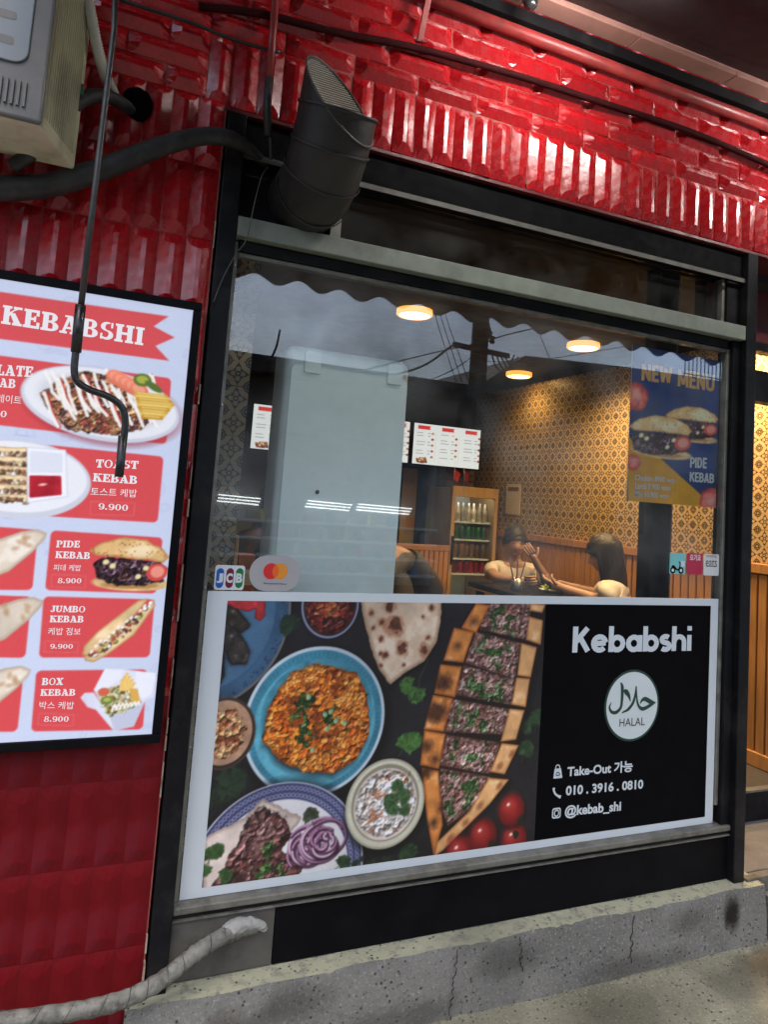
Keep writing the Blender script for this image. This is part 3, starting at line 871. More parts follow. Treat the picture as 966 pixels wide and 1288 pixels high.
# ------------------------------------------------------------------ awning, soffit and lamps overhead
bm_ = thing('red_roof_beam', 'pinkish red steel beam running above the tiles', 'beam', (1.5, -.12, 3.02))
b = MB(); b.tube([Vector((.55, -.092, 3.036)), Vector((3.4, -.092, 3.030))], .021, 16); b.build('beam_tube', M['red_pipe'], bm_)
MB().box(.55, 3.4, -.118, -.074, 3.060, 3.10).build('beam_plate', M['black'], bm_)  # dark gap above the tube, put in as a black strip
aw = thing('awning', 'dark cloth awning with scalloped valance over the shop front', 'awning', (1.0, -.2, 3.1))
for k in range(10):
    x0 = -1.1 + k * .45
    MB().box(x0, x0 + .446, -.186, -.119, 3.104, 3.125).build('soffit_board', M['pink_board'], aw, .002)
b = MB(); nxa, nya = 60, 14
for j in range(nya + 1):
    for i in range(nxa + 1):
        x = -.32 + 5.32 * i / nxa; t = j / nya; y = -.187 - t * 1.32
        b.v.append((x, y, 3.125 - .44 * t - .02 * math.sin(t * math.pi) + .006 * math.sin(x * 14) * t))
for j in range(nya):
    for i in range(nxa):
        a = j * (nxa + 1) + i; b.f.append((a, a + 1, a + nxa + 2, a + nxa + 1)); b.sm.append(True)
o = b.build('canopy', M['awning'], aw); sol = o.modifiers.new('thick', 'SOLIDIFY'); sol.thickness = .004
vl = MB(); xs = np.linspace(-.32, 5.0, 401)
up_ = [(x, 2.69) for x in xs]; lo_ = [(x, 2.535 + .022 * math.cos(2 * math.pi * x / .23)) for x in xs]
vl.v = [(p[0], -1.508, p[1]) for p in up_] + [(p[0], -1.508 + .01 * math.sin(p[0] * 9), p[1]) for p in lo_]
for i in range(400): vl.f.append((i, i + 1, 401 + i + 1, 401 + i)); vl.sm.append(True)
o = vl.build('valance', M['awning'], aw); sol = o.modifiers.new('thick', 'SOLIDIFY'); sol.thickness = .003
MB().box(-.32, 5.0, -1.52, -1.49, 2.685, 2.71).build('front_bar', M['black'], aw)

TUBE = glow('fluorescent tube', (1.0, .97, .92), 100.0)
def tube_light(x0, x1, y, z, label):
    t = thing('tube_lamp', label, 'lamp', ((x0 + x1) / 2, y, z), 'tube lamps under the awning')
    MB().box(x0 - .02, x1 + .02, y - .02, y + .02, z + .016, z + .045).build('housing', M['white_plastic'], t, .004)
    b = MB(); b.tube([(x0, y, z), (x1, y, z)], .013, 12); b.build('tube', TUBE, t)
    MB().box(x0 - .018, x0 - .001, y - .014, y + .014, z - .015, z + .0155).build('socket', M['white_plastic'], t)
    MB().box(x1 + .001, x1 + .018, y - .014, y + .014, z - .015, z + .0155).build('socket', M['white_plastic'], t)
    b = MB(); b.tube([((x0 + x1) / 2, y, z + .045), ((x0 + x1) / 2, y, 3.02)], .006, 8); b.build('hanger', M['black'], t)
tube_light(1.05, 1.38, -.55, 2.955, 'lit tube lamp under the awning above the duct side')
tube_light(2.40, 2.75, -.55, 2.955, 'lit tube lamp under the awning above the doorway')
cm = thing('dome_lamp', 'small dark round lamp hanging under the salmon soffit board', 'lamp', tuple(at(668, 10, -.2)))
lc = at(668, 2, -.2)
MB().lathe([(.0, -.028), (.012, -.026), (.021, -.014), (.023, 0), (.020, .02), (.011, .032), (.011, .1)], lc, 18).build('lamp_body', pm('dark smoked plastic', (.02, .02, .022), .2, coat=.4), cm)
MB().lathe([(.0232, -.004), (.026, 0), (.0232, .006)], lc, 18).build('collar', M['alu_dark'], cm)

# ------------------------------------------------------------------ drain hose on the step
hs = thing('drain_hose', 'dirty white taped hose running from the window corner along the red wall', 'hose', tuple(at(180, 1250, -.1)))
hp = [at(322, 1163, -.035), at(300, 1170, -.05), at(268, 1184, -.075), at(235, 1207, -.10), at(195, 1238, -.125), at(140, 1262, -.14), at(60, 1277, -.145), at(-60, 1292, -.15)]
spn = spline(hp, 10)
b = MB(); b.tube(spn, [.0185 + .0012 * math.sin(i * 1.9) + .0016 * random.random() for i in range(len(spn))], 14); b.build('hose_length', M['tape'], hs)
wr = MB(); hx = []          # the tape's grubby edge winding round the hose
fine = spline(hp, 60)
for i in range(20, len(fine) - 1):
    p, t = fine[i], (fine[i + 1] - fine[i]).normalized(); a = i * .21 + .5 * math.sin(i * .07)
    n1 = t.cross(Vector((0, 0, 1))).normalized(); n2 = n1.cross(t)
    hx.append(p + (n1 * math.cos(a) + n2 * math.sin(a)) * .0193)
wr.tube(hx, .0011, 4, False)
wr.build('tape_edge', pm('grubby tape edge', (.07, .065, .055), .9, var=.5, scale=60), hs)
fm = MB()
fp = [at(283, 1178, -.055), at(295, 1166, -.055), at(312, 1162, -.05), at(330, 1166, -.045), at(330, 1172, -.045)]
fm.tube(spline(fp, 5), [.018, .022, .024, .021, .022, .020, .022, .019, .018, .016, .017, .015, .014, .014, .012, .012, .010, .010, .009, .008, .006], 12)
o = fm.build('foam_plug', M['foam'], hs); o.modifiers.new('sub', 'SUBSURF').render_levels = 2
tx = bpy.data.textures.new('foam lumps', 'CLOUDS'); tx.noise_scale = .02
dp = o.modifiers.new('lumps', 'DISPLACE'); dp.texture = tx; dp.strength = .012; dp.mid_level = .5; dp.texture_coords = 'GLOBAL'
# ------------------------------------------------------------------ printing: lettering and pictures on flat sheets
_txt = {}


def text_outline(body, bold=0.0):
    key = (body, bold)
    if key in _txt: return _txt[key]
    c = bpy.data.curves.new('lettering', 'FONT'); c.body = body; c.offset = bold; c.resolution_u = 4
    o = bpy.data.objects.new('lettering', c); COL.objects.link(o)
    me = bpy.data.meshes.new_from_object(o.evaluated_get(bpy.context.evaluated_depsgraph_get()))
    v = [tuple(p.co[:2]) for p in me.vertices]; f_ = [tuple(p.vertices) for p in me.polygons]
    bpy.data.objects.remove(o); bpy.data.curves.remove(c); bpy.data.meshes.remove(me)
    _txt[key] = (v, f_)
    return v, f_


def fit(outline, p0, p1, h, Y, mb):
    """Lay an outline so that its box runs from p0 to p1 (x, z) and rises h metres."""
    v, f_ = outline
    a = np.array(v); lo, hi = a.min(0), a.max(0)
    u = (a[:, 0] - lo[0]) / (hi[0] - lo[0]); w = (a[:, 1] - lo[1]) / (hi[1] - lo[1]) * h
    X = p0[0] + (p1[0] - p0[0]) * u; Z = p0[1] + (p1[1] - p0[1]) * u + w
    K = a[:, 2] * .00004 if a.shape[1] > 2 else np.zeros(len(a))
    mb.add([(x, Y - k, z) for x, z, k in zip(X, Z, K)], f_)


# a heavy slab-serif alphabet drawn stroke by stroke (unit height)
def _arc(cx, cy, rx, ry, a0, a1, w0, w1, n=10):
    pts_o, pts_i = [], []
    for k in range(n + 1):
        t = k / n; a = math.radians(a0 + (a1 - a0) * t); w = w0 + (w1 - w0) * math.sin(math.pi * t)
        pts_o.append((cx + rx * math.cos(a), cy + ry * math.sin(a)))
        pts_i.append((cx + (rx - w) * math.cos(a), cy + (ry - w * .62) * math.sin(a)))
    return [[pts_o[k], pts_o[k + 1], pts_i[k + 1], pts_i[k]] for k in range(n)]


def _r(x0, y0, x1, y1): return [[(x0, y0), (x1, y0), (x1, y1), (x0, y1)]]


SLAB = {
    'K': (.95, _r(.08, 0, .34, 1) + _r(0, 0, .43, .13) + _r(0, .87, .43, 1) + [[(.3, .38), (.62, .92), (.8, .92), (.3, .62)], [(.36, .6), (.58, .66), (.92, .06), (.6, .06)]] + _r(.5, 0, .95, .13) + _r(.5, .87, .9, 1)),
    'E': (.78, _r(.08, 0, .34, 1) + _r(0, 0, .76, .14) + _r(0, .86, .72, 1) + _r(.3, .44, .56, .57) + _r(.58, .68, .72, 1) + _r(.62, 0, .76, .34) + _r(.48, .36, .58, .66)),
    'B': (.86, _r(.08, 0, .34, 1) + _r(0, 0, .5, .13) + _r(0, .87, .5, 1) + _arc(.44, .745, .32, .255, -90, 90, .13, .26) + _arc(.46, .265, .38, .265, -90, 90, .13, .28) + _r(.3, .45, .5, .56)),
    'A': (.98, [[(.1, .05), (.24, .05), (.52, .98), (.36, 1.0)], [(.36, 1.0), (.56, 1.0), (.92, .05), (.6, .05)]] + _r(.22, .26, .7, .38) + _r(0, 0, .36, .12) + _r(.5, 0, .98, .12) + _r(.2, .9, .5, 1.0)),
    'S': (.74, _arc(.37, .74, .33, .26, 60, 270, .12, .24) + _arc(.37, .27, .34, .27, -150, 90, .12, .26) + _r(.56, .68, .66, .98) + _r(.06, .02, .16, .34)),
    'H': (1.0, _r(.08, 0, .34, 1) + _r(.62, 0, .88, 1) + _r(.3, .43, .66, .57) + _r(0, 0, .42, .13) + _r(0, .87, .42, 1) + _r(.54, 0, .96, .13) + _r(.54, .87, .96, 1)),
    'I': (.46, _r(.09, 0, .35, 1) + _r(0, 0, .44, .13) + _r(0, .87, .44, 1)),
    'L': (.72, _r(.08, 0, .34, 1) + _r(0, 0, .7, .14) + _r(0, .87, .44, 1) + _r(.56, 0, .7, .38)),
    'T': (.8, _r(.26, 0, .52, 1) + _r(.16, 0, .62, .13) + _r(0, .86, .78, 1) + _r(0, .64, .12, 1) + _r(.66, .64, .78, 1)),
    'O': (.88, _arc(.43, .5, .42, .5, 0, 180, .2, .14) + _arc(.43, .5, .42, .5, 180, 360, .2, .14)),
    'P': (.82, _r(.08, 0, .34, 1) + _r(0, 0, .46, .13) + _r(0, .87, .5, 1) + _arc(.44, .7, .36, .3, -90, 90, .13, .27)),
    'D': (.92, _r(.08, 0, .34, 1) + _r(0, 0, .46, .13) + _r(0, .87, .46, 1) + _arc(.42, .5, .48, .5, -90, 90, .14, .28)),
    'J': (.62, _r(.3, .2, .56, 1) + _r(.2, .87, .64, 1) + _arc(.28, .26, .28, .26, -180, 0, .16, .2)),
    'U': (.92, _r(.08, .3, .34, 1) + _r(.66, .3, .8, 1) + _r(0, .87, .42, 1) + _r(.54, .87, .92, 1) + _arc(.44, .34, .36, .34, -180, 0, .2, .2)),
    'M': (1.16, _r(.08, 0, .22, 1) + _r(.84, 0, 1.1, 1) + _r(0, 0, .34, .13) + _r(.74, 0, 1.2, .13) + [[(.08, 1), (.36, 1), (.62, .24), (.52, .1)], [(.52, .1), (.66, .22), (.92, 1), (.84, 1)]]),
    'X': (.92, [[(.06, .94), (.4, .94), (.86, .06), (.54, .06)], [(.08, .06), (.24, .06), (.84, .94), (.68, .94)]] + _r(0, 0, .36, .12) + _r(.46, 0, .92, .12) + _r(0, .88, .46, 1) + _r(.56, .88, .92, 1)),
    '9': (.66, _arc(.31, .66, .31, .34, 0, 180, .18, .14) + _arc(.31, .66, .31, .34, 180, 360, .18, .14) + _arc(.3, .4, .34, .4, -140, 40, .12, .2)),
    '0': (.7, _arc(.33, .5, .32, .5, 0, 180, .2, .14) + _arc(.33, .5, .32, .5, 180, 360, .2, .14)),
    '8': (.68, _arc(.32, .74, .27, .26, 0, 180, .16, .12) + _arc(.32, .74, .27, .26, 180, 360, .16, .12) + _arc(.32, .26, .32, .26, 0, 180, .18, .13) + _arc(.32, .26, .32, .26, 180, 360, .18, .13)),
    '.': (.3, _arc(.12, .12, .12, .12, 0, 180, .12, .12, 6) + _arc(.12, .12, .12, .12, 180, 360, .12, .12, 6)),
    ' ': (.4, []),
}


def slab_outline(s):
    v, f_, x = [], [], 0.0
    for ch in s:
        w, polys = SLAB[ch]
        for k, p in enumerate(polys):      # strokes overlap, so each lies a hair in front of the last
            n = len(v); v += [(q[0] + x, q[1], k) for q in p]; f_.append(tuple(range(n, n + len(p))))
        x += w + .045
    return v, f_


_noise_tab = RNG.random((256, 256))


def vnoise(X, Z, s, seed=0):
    x = X * s + seed * 17.3; z = Z * s + seed * 9.1
    xi = np.floor(x).astype(int); zi = np.floor(z).astype(int); fx = x - xi; fz = z - zi
    fx = fx * fx * (3 - 2 * fx); fz = fz * fz * (3 - 2 * fz)
    g = lambda i, j: _noise_tab[i & 255, j & 255]
    return (g(xi, zi) * (1 - fx) + g(xi + 1, zi) * fx) * (1 - fz) + (g(xi, zi + 1) * (1 - fx) + g(xi + 1, zi + 1) * fx) * fz


def fbm(X, Z, s, seed=0, o=4):
    t, a, w = 0, .5, 0
    for k in range(o):
        t = t + a * vnoise(X, Z, s * 2 ** k, seed + k); w += a; a *= .55
    return t / w


class Canvas:
    """Ink on a sheet: a grid of points in the sheet's own plane (x across, z up, metres), colours in 0..255."""
    def __init__(s, x0, x1, z0, z1, st, base):
        s.nx, s.nz = int(round((x1 - x0) / st)) + 1, int(round((z1 - z0) / st)) + 1
        s.x = np.linspace(x0, x1, s.nx); s.z = np.linspace(z0, z1, s.nz)
        s.X, s.Z = np.meshgrid(s.x, s.z); s.st = st
        s.C = np.empty((s.nz, s.nx, 3)); s.C[:] = base
        s.R = np.random.default_rng(3)

    def win(s, x0, x1, z0, z1):
        i0, i1 = np.searchsorted(s.x, (x0, x1)); j0, j1 = np.searchsorted(s.z, (z0, z1))
        return slice(max(j0 - 2, 0), j1 + 2), slice(max(i0 - 2, 0), i1 + 2)

    def put(s, w, a, col):
        if a.size == 0: return
        c = np.asarray(col, float)
        if c.ndim == 1: c = c[None, None, :]
        s.C[w] = s.C[w] * (1 - a[..., None]) + c * a[..., None]

    def ell(s, c, rx, rz, col, rot=0.0, soft=None, al=1.0, tex=None, shade=0.0, warp=0.0):
        soft = soft or s.st * 1.2; R = max(rx, rz) * 1.1 + soft * 2
        w = s.win(c[0] - R, c[0] + R, c[1] - R, c[1] + R); X, Z = s.X[w] - c[0], s.Z[w] - c[1]
        if X.size == 0: return
        cs, sn = math.cos(rot), math.sin(rot); U, V = X * cs + Z * sn, -X * sn + Z * cs
        q = np.sqrt((U / rx) ** 2 + (V / rz) ** 2)
        if warp: q = q + warp * (fbm(s.X[w], s.Z[w], 1.6 / max(rx, rz), 11) - .5) * 2
        d = (q - 1) * min(rx, rz)
        a = np.clip(.5 - d / soft, 0, 1) * al
        col = np.asarray(col, float)[None, None, :] * np.ones(X.shape + (1,))
        if shade: col = col * (1 + shade * np.clip((V * .7 - U * .5) / max(rx, rz), -1, 1))[..., None]
        if tex: col = col * (1 + tex[1] * (fbm(s.X[w], s.Z[w], tex[0], 5) - .5) * 2)[..., None]
        s.put(w, a, np.clip(col, 0, 255))

    def ring(s, c, r0, r1, col, asp=1.0, al=1.0, tex=None):
        R = r1 * 1.1 + .01; w = s.win(c[0] - R, c[0] + R, c[1] - R, c[1] + R); X, Z = s.X[w] - c[0], (s.Z[w] - c[1]) / asp
        if X.size == 0: return
        r = np.hypot(X, Z); a = np.clip(.5 + (r1 - r) / s.st, 0, 1) * np.clip(.5 + (r - r0) / s.st, 0, 1) * al
        col = np.asarray(col, float)[None, None, :] * np.ones(X.shape + (1,))
        if tex: col = col * (1 + tex[1] * (fbm(s.X[w], s.Z[w], tex[0], 2) - .5) * 2)[..., None]
        s.put(w, a, np.clip(col, 0, 255))

    def sdf(s, pts, w):
        X, Z = s.X[w], s.Z[w]; d = np.full(X.shape, 1e9); ins = np.zeros(X.shape, bool)
        n = len(pts)
        for i in range(n):
            (ax_, az_), (bx, bz) = pts[i], pts[(i + 1) % n]
            ex, ez = bx - ax_, bz - az_; wx, wz = X - ax_, Z - az_
            t = np.clip((wx * ex + wz * ez) / (ex * ex + ez * ez + 1e-12), 0, 1)
            d = np.minimum(d, np.hypot(wx - ex * t, wz - ez * t))
            cnd = ((az_ > Z) != (bz > Z)) & (X < (bx - ax_) * (Z - az_) / (bz - az_ + 1e-12) + ax_)
            ins ^= cnd
        return np.where(ins, -d, d)

    def poly(s, pts, col, soft=None, al=1.0, tex=None, warp=0.0, edge=None, rnd=0.0):
        soft = soft or s.st * 1.2; pts = [(p[0], p[1]) for p in pts]
        xs_, zs_ = [p[0] for p in pts], [p[1] for p in pts]; pad = soft + warp + rnd + .002
        w = s.win(min(xs_) - pad, max(xs_) + pad, min(zs_) - pad, max(zs_) + pad)
        if s.X[w].size == 0: return
        d = s.sdf(pts, w) - rnd
        if warp: d = d + warp * (fbm(s.X[w], s.Z[w], 60, 8) - .5) * 2
        a = np.clip(.5 - d / soft, 0, 1) * al
        c = np.asarray(col, float)[None, None, :] * np.ones(d.shape + (1,))
        if tex:
            nz_ = fbm(s.X[w], s.Z[w], tex[0], 4); k = 1 + tex[1] * (nz_ - .5) * 2
            c = c * k[..., None]
            if len(tex) > 2:
                m_ = np.clip((nz_ - tex[3]) * 8, 0, 1)[..., None]; c = c * (1 - m_) + np.asarray(tex[2], float) * m_
        if edge:
            m_ = np.clip(1 + d / edge[0], 0, 1)[..., None]; c = c * (1 - m_) + np.asarray(edge[1], float) * m_
        s.put(w, a, np.clip(c, 0, 255))

    def stroke(s, pts, wd, col, al=1.0, soft=None):
        soft = soft or s.st; pts = [(p[0], p[1]) for p in pts]; xs_, zs_ = [p[0] for p in pts], [p[1] for p in pts]; pad = wd + soft
        w = s.win(min(xs_) - pad, max(xs_) + pad, min(zs_) - pad, max(zs_) + pad); X, Z = s.X[w], s.Z[w]
        if X.size == 0: return
        d = np.full(X.shape, 1e9)
        for a_, b_ in zip(pts[:-1], pts[1:]):
            ex, ez = b_[0] - a_[0], b_[1] - a_[1]; t = np.clip(((X - a_[0]) * ex + (Z - a_[1]) * ez) / (ex * ex + ez * ez + 1e-12), 0, 1)
            d = np.minimum(d, np.hypot(X - a_[0] - ex * t, Z - a_[1] - ez * t))
        s.put(w, np.clip(.5 - (d - wd / 2) / soft, 0, 1) * al, col)

    def scatter(s, inside, n, r0, r1, cols, hi=.35, asp=(.6, 1.0), dark=True):
        """Grains, crumbs, flakes: n little ellipses with a dark lower edge and a lit upper one, kept where inside(x, z) holds."""
        x0, x1, z0, z1, fn = inside
        for _ in range(n):
            x, z = s.R.uniform(x0, x1), s.R.uniform(z0, z1)
            if not fn(x, z): continue
            r = s.R.uniform(r0, r1); q = s.R.uniform(*asp); ro = s.R.uniform(0, 3.14)
            c = np.array(cols[s.R.integers(len(cols))], float) * s.R.uniform(.8, 1.15)
            if dark: s.ell((x + r * .12, z - r * .3), r, r * q, c * .42, ro, al=.75)
            s.ell((x, z), r * .92, r * q * .92, np.clip(c, 0, 255), ro, shade=.25)
            if hi: s.ell((x - r * .2, z + r * .25), r * .4, r * q * .35, np.clip(c * (1 + hi) + 18, 0, 255), ro, al=.7)

    def grains(s, pts, scale, cols, warp=.35, bump=1.0, edge=.006, gate=None, al=1.0, gap=.5, rnd=0.0, soft=None, seed=0):
        """Heaped food: bumpy cells of mixed colours lit from the upper left, inside an outline; gate = (noise scale, threshold) leaves only patches."""
        pts = [(p[0], p[1]) for p in pts]; xs_, zs_ = [p[0] for p in pts], [p[1] for p in pts]; pad = .012 + rnd
        w = s.win(min(xs_) - pad, max(xs_) + pad, min(zs_) - pad, max(zs_) + pad); X, Z = s.X[w], s.Z[w]
        if X.size == 0: return
        d = s.sdf(pts, w) - rnd + edge * (fbm(X, Z, 70, 21 + seed, 3) - .5) * 2.4
        a = np.clip(.5 - d / (soft or s.st * 1.6), 0, 1) * al
        if gate is not None: a = a * np.clip((fbm(X, Z, gate[0], 31 + seed, 3) - gate[1]) * 14, 0, 1)
        U = X * scale + warp * 2.2 * (fbm(X, Z, scale * .7, 41 + seed, 3) - .5); V = Z * scale * 1.08 + warp * 2.2 * (fbm(X, Z, scale * .7, 51 + seed, 3) - .5)
        ui, vi = np.floor(U).astype(int), np.floor(V).astype(int)
        f1 = np.full(X.shape, 9.); f2 = np.full(X.shape, 9.); idn = np.zeros(X.shape)
        for du in (-1, 0, 1):
            for dv in (-1, 0, 1):
                gi, gj = (ui + du + 37 * seed) & 255, (vi + dv + 91) & 255
                px_ = ui + du + .15 + .7 * _noise_tab[gi, gj]; pz_ = vi + dv + .15 + .7 * _noise_tab[gj, (gi + 77) & 255]
                e2 = (U - px_) ** 2 + (V - pz_) ** 2; idv = _noise_tab[(gi + 13) & 255, (gj + 29) & 255]
                nearer = e2 < f1; f2 = np.where(nearer, f1, np.minimum(f2, e2)); idn = np.where(nearer, idv, idn); f1 = np.minimum(f1, e2)
        f1, f2 = np.sqrt(f1), np.sqrt(f2)
        h = np.sqrt(np.clip(1 - (f1 * 1.05) ** 2, 0, 1)) * (.7 + .6 * idn) + .8 * fbm(X, Z, scale * 1.6, 61 + seed, 3) + .9 * fbm(X, Z, scale * .25, 71 + seed, 2)
        gz, gx = np.gradient(h); k = 1.0 / (s.st * scale)
        lit = 1 + bump * np.clip((gz * .75 - gx * .55) * k * .42, -.55, .6)
        P_ = np.asarray(cols, float); ci = np.clip((idn * len(P_)).astype(int), 0, len(P_) - 1); c = P_[ci]
        c = c * (.86 + .28 * fbm(X, Z, scale * 2.2, 81 + seed, 2))[..., None]
        crev = np.clip((f2 - f1) / .22, 0, 1); c = c * ((1 - gap) + gap * crev)[..., None] * lit[..., None]
        spec = np.clip((lit - 1.38) * 3.0, 0, 1)[..., None] * np.clip(idn * 3 - 1.4, 0, 1)[..., None]; c = c * (1 - spec * .5) + 235 * spec * .5
        c = c * (1 - .35 * np.clip(1 + d / .012, 0, 1))[..., None]
        s.put(w, a, np.clip(c, 0, 255))

    def finish(s, sat=.9, blur=1, grain=3.0, contrast=1.0):
        """Camera softness, a little sensor grain and muted ink over the whole picture."""
        C = s.C
        for _ in range(blur):
            P_ = np.pad(C, ((1, 1), (1, 1), (0, 0)), 'edge'); C = (P_[:-2, 1:-1] + P_[2:, 1:-1] + P_[1:-1, :-2] + P_[1:-1, 2:] + 2.5 * C) / 6.5
        g = C.mean(2, keepdims=True); C = g + (C - g) * sat
        C = (C - 90) * contrast + 90
        s.C = np.clip(C + s.R.normal(0, grain, C.shape[:2])[..., None], 0, 255)

    def leaf(s, c, r, rot, col=(62, 108, 42)):
        col = np.array(col, float)
        for k in range(-3, 4):
            a = rot + k * .55; L_ = r * (1 - .11 * abs(k))
            p = (c[0] + math.cos(a) * L_ * .5, c[1] + math.sin(a) * L_ * .5)
            s.ell(p, L_ * .55, r * .24, col * s.R.uniform(.65, 1.15), a, shade=.2)
            s.stroke([c, (c[0] + math.cos(a) * L_ * .8, c[1] + math.sin(a) * L_ * .8)], .0015, col * 1.3, .6)
            for j in (-1, 1):
                q = (c[0] + math.cos(a) * L_ * .8 + math.cos(a + j * .9) * r * .15, c[1] + math.sin(a) * L_ * .8 + math.sin(a + j * .9) * r * .15)
                s.ell(q, r * .16, r * .1, col * s.R.uniform(.7, 1.2), a + j * .9)
        s.stroke([c, (c[0] - math.cos(rot) * r * .8, c[1] - math.sin(rot) * r * .8)], .002, col * .9)

    def build(s, name, mat, parent, Y, gain=1.0, keep=None):
        me = bpy.data.meshes.new(name)
        co = np.stack([s.X.ravel(), np.full(s.X.size, Y), s.Z.ravel()], 1)
        idx = np.arange(s.nx * s.nz).reshape(s.nz, s.nx)
        q = np.stack([idx[:-1, :-1], idx[:-1, 1:], idx[1:, 1:], idx[1:, :-1]], -1)
        if keep is not None:
            q = q[keep(s.X[:-1, :-1] + s.st / 2, s.Z[:-1, :-1] + s.st / 2)]
        q = q.reshape(-1, 4)
        me.vertices.add(len(co)); me.vertices.foreach_set('co', co.ravel())
        me.loops.add(q.size); me.loops.foreach_set('vertex_index', q.ravel().astype(np.int32))
        me.polygons.add(len(q)); me.polygons.foreach_set('loop_start', (np.arange(len(q)) * 4).astype(np.int32))
        me.polygons.foreach_set('loop_total', np.full(len(q), 4, np.int32))
        me.update(); me.validate()
        v = np.clip(s.C, 0, 255) / 255.0
        lin = np.where(v <= .04045, v / 12.92, ((v + .055) / 1.055) ** 2.4) * gain
        at_ = me.color_attributes.new('ink', 'FLOAT_COLOR', 'POINT')
        rgba = np.concatenate([np.clip(lin, 0, .95).reshape(-1, 3), np.ones((s.X.size, 1))], 1)
        at_.data.foreach_set('color', rgba.ravel())
        me.materials.append(mat)
        return link(name, me, parent)


def S(ox, oy, sc, Y):
    """Reader for a magnified view of the photograph: returns (x, z) on the sheet at depth Y."""
    def g(x, y):
        p = at(ox + x / sc, oy + y / sc, Y); return (p.x, p.z)
    return g


def lettering(parent, mat, items, Y, name='lettering'):
    """items: (kind, string, left-bottom, right-bottom, left-top) with kind 'slab' or a boldness."""
    for kind, s_, p0, p1, p2 in items:
        mb = MB()
        fit(slab_outline(s_) if kind == 'slab' else drawn_outline(s_, ROUND) if kind == 'round' else drawn_outline(s_, TALL) if kind == 'tall' else text_outline(s_, kind), p0, p1, p2[1] - p0[1], Y, mb)
        mb.build(name, mat, parent)


# two more drawn alphabets: rounded heavy lower case and tall condensed capitals
def _line(*p): return list(p)


def _bow(cx, cy, rx, ry, a0, a1, n=14): return [(cx + rx * math.cos(math.radians(a0 + (a1 - a0) * k / n)), cy + ry * math.sin(math.radians(a0 + (a1 - a0) * k / n))) for k in range(n + 1)]


ROUND = {'w': .205, 'K': (.74, [_line((.1, .0), (.1, 1.0)), _line((.14, .42), (.58, .95)), _line((.3, .56), (.62, .04))]),
         'e': (.72, [_bow(.35, .34, .25, .26, 8, 320), _line((.14, .33), (.6, .36))]), 'b': (.72, [_line((.1, 0), (.1, 1.02)), _bow(.36, .33, .24, .25, 0, 360)]),
         'a': (.74, [_bow(.35, .33, .24, .25, 0, 360), _line((.61, 0), (.61, .66))]), 's': (.56, [_bow(.28, .475, .17, .125, 40, 270, 10), _bow(.27, .205, .19, .135, -140, 90, 10)]),
         'h': (.70, [_line((.1, 0), (.1, 1.02)), [(.1, .34)] + _bow(.335, .36, .225, .23, 150, 0, 10) + [(.56, 0)]]), 'i': (.30, [_line((.1, 0), (.1, .66)), _line((.1, .84), (.1, 1.03))])}
TALL = {'w': .195, 'N': (.66, [_line((.085, 0), (.085, 1)), _line((.085, .95), (.5, .05)), _line((.5, 0), (.5, 1))]), 'E': (.52, [_line((.085, 0), (.085, 1)), _line((.085, .085), (.46, .085)), _line((.085, .915), (.46, .915)), _line((.085, .5), (.42, .5))]),
        'W': (.86, [_line((.06, 1), (.2, .05)), _line((.2, .05), (.39, .9)), _line((.39, .9), (.58, .05)), _line((.58, .05), (.74, 1))]), 'M': (.80, [_line((.085, 0), (.085, 1)), _line((.085, .95), (.36, .15)), _line((.36, .15), (.64, .95)), _line((.64, 0), (.64, 1))]),
        'U': (.66, [[(.085, 1)] + _bow(.295, .28, .21, .195, 180, 360, 8) + [(.505, 1)]]), 'P': (.58, [_line((.085, 0), (.085, 1)), [(.085, .915)] + _bow(.25, .68, .2, .235, 90, -90, 8) + [(.085, .445)]]), 'I': (.26, [_line((.085, 0), (.085, 1))]),
        'D': (.64, [_line((.085, 0), (.085, 1)), [(.085, .915)] + _bow(.22, .5, .25, .415, 90, -90, 10) + [(.085, .085)]]), 'K': (.64, [_line((.085, 0), (.085, 1)), _line((.12, .42), (.5, 1)), _line((.24, .58), (.52, 0))]),
        'B': (.62, [_line((.085, 0), (.085, 1)), [(.085, .915)] + _bow(.26, .72, .18, .195, 90, -90, 8) + [(.085, .525)], [(.085, .525)] + _bow(.27, .305, .21, .22, 90, -90, 8) + [(.085, .085)]]), 'A': (.66, [_line((.06, 0), (.29, 1)), _line((.29, 1), (.52, 0)), _line((.16, .28), (.42, .28))])}


def drawn_outline(s_, font, w=None):
    w = w or font['w']; v, f_, x, = [], [], 0.0
    for ch in s_:
        adv, strokes_ = font[ch]; layer = 0
        for st in strokes_:
            P_ = [Vector((p[0], p[1])) for p in st]; closed = (P_[0] - P_[-1]).length < 1e-6
            L_, R__ = [], []
            for i, p in enumerate(P_):
                a = P_[i - 1] if i else (P_[-2] if closed else P_[0]); b = P_[i + 1] if i < len(P_) - 1 else (P_[1] if closed else P_[-1])
                t = (b - a).normalized(); nr = Vector((-t.y, t.x))
                k = 1.0
                if 0 < i < len(P_) - 1: k = 1 / max(.6, math.sqrt(max(.05, (1 + (P_[i] - P_[i - 1]).normalized().dot((P_[i + 1] - P_[i]).normalized())) / 2)))
                L_.append(p + nr * w / 2 * k); R__.append(p - nr * w / 2 * k)
            n0 = len(v); n = len(P_)
            v += [(q.x + x, q.y, layer) for q in L_] + [(q.x + x, q.y, layer) for q in R__]
            f_ += [(n0 + i, n0 + i + 1, n0 + n + i + 1, n0 + n + i) for i in range(n - 1)]
            layer += 1
        x += adv
    return v, f_
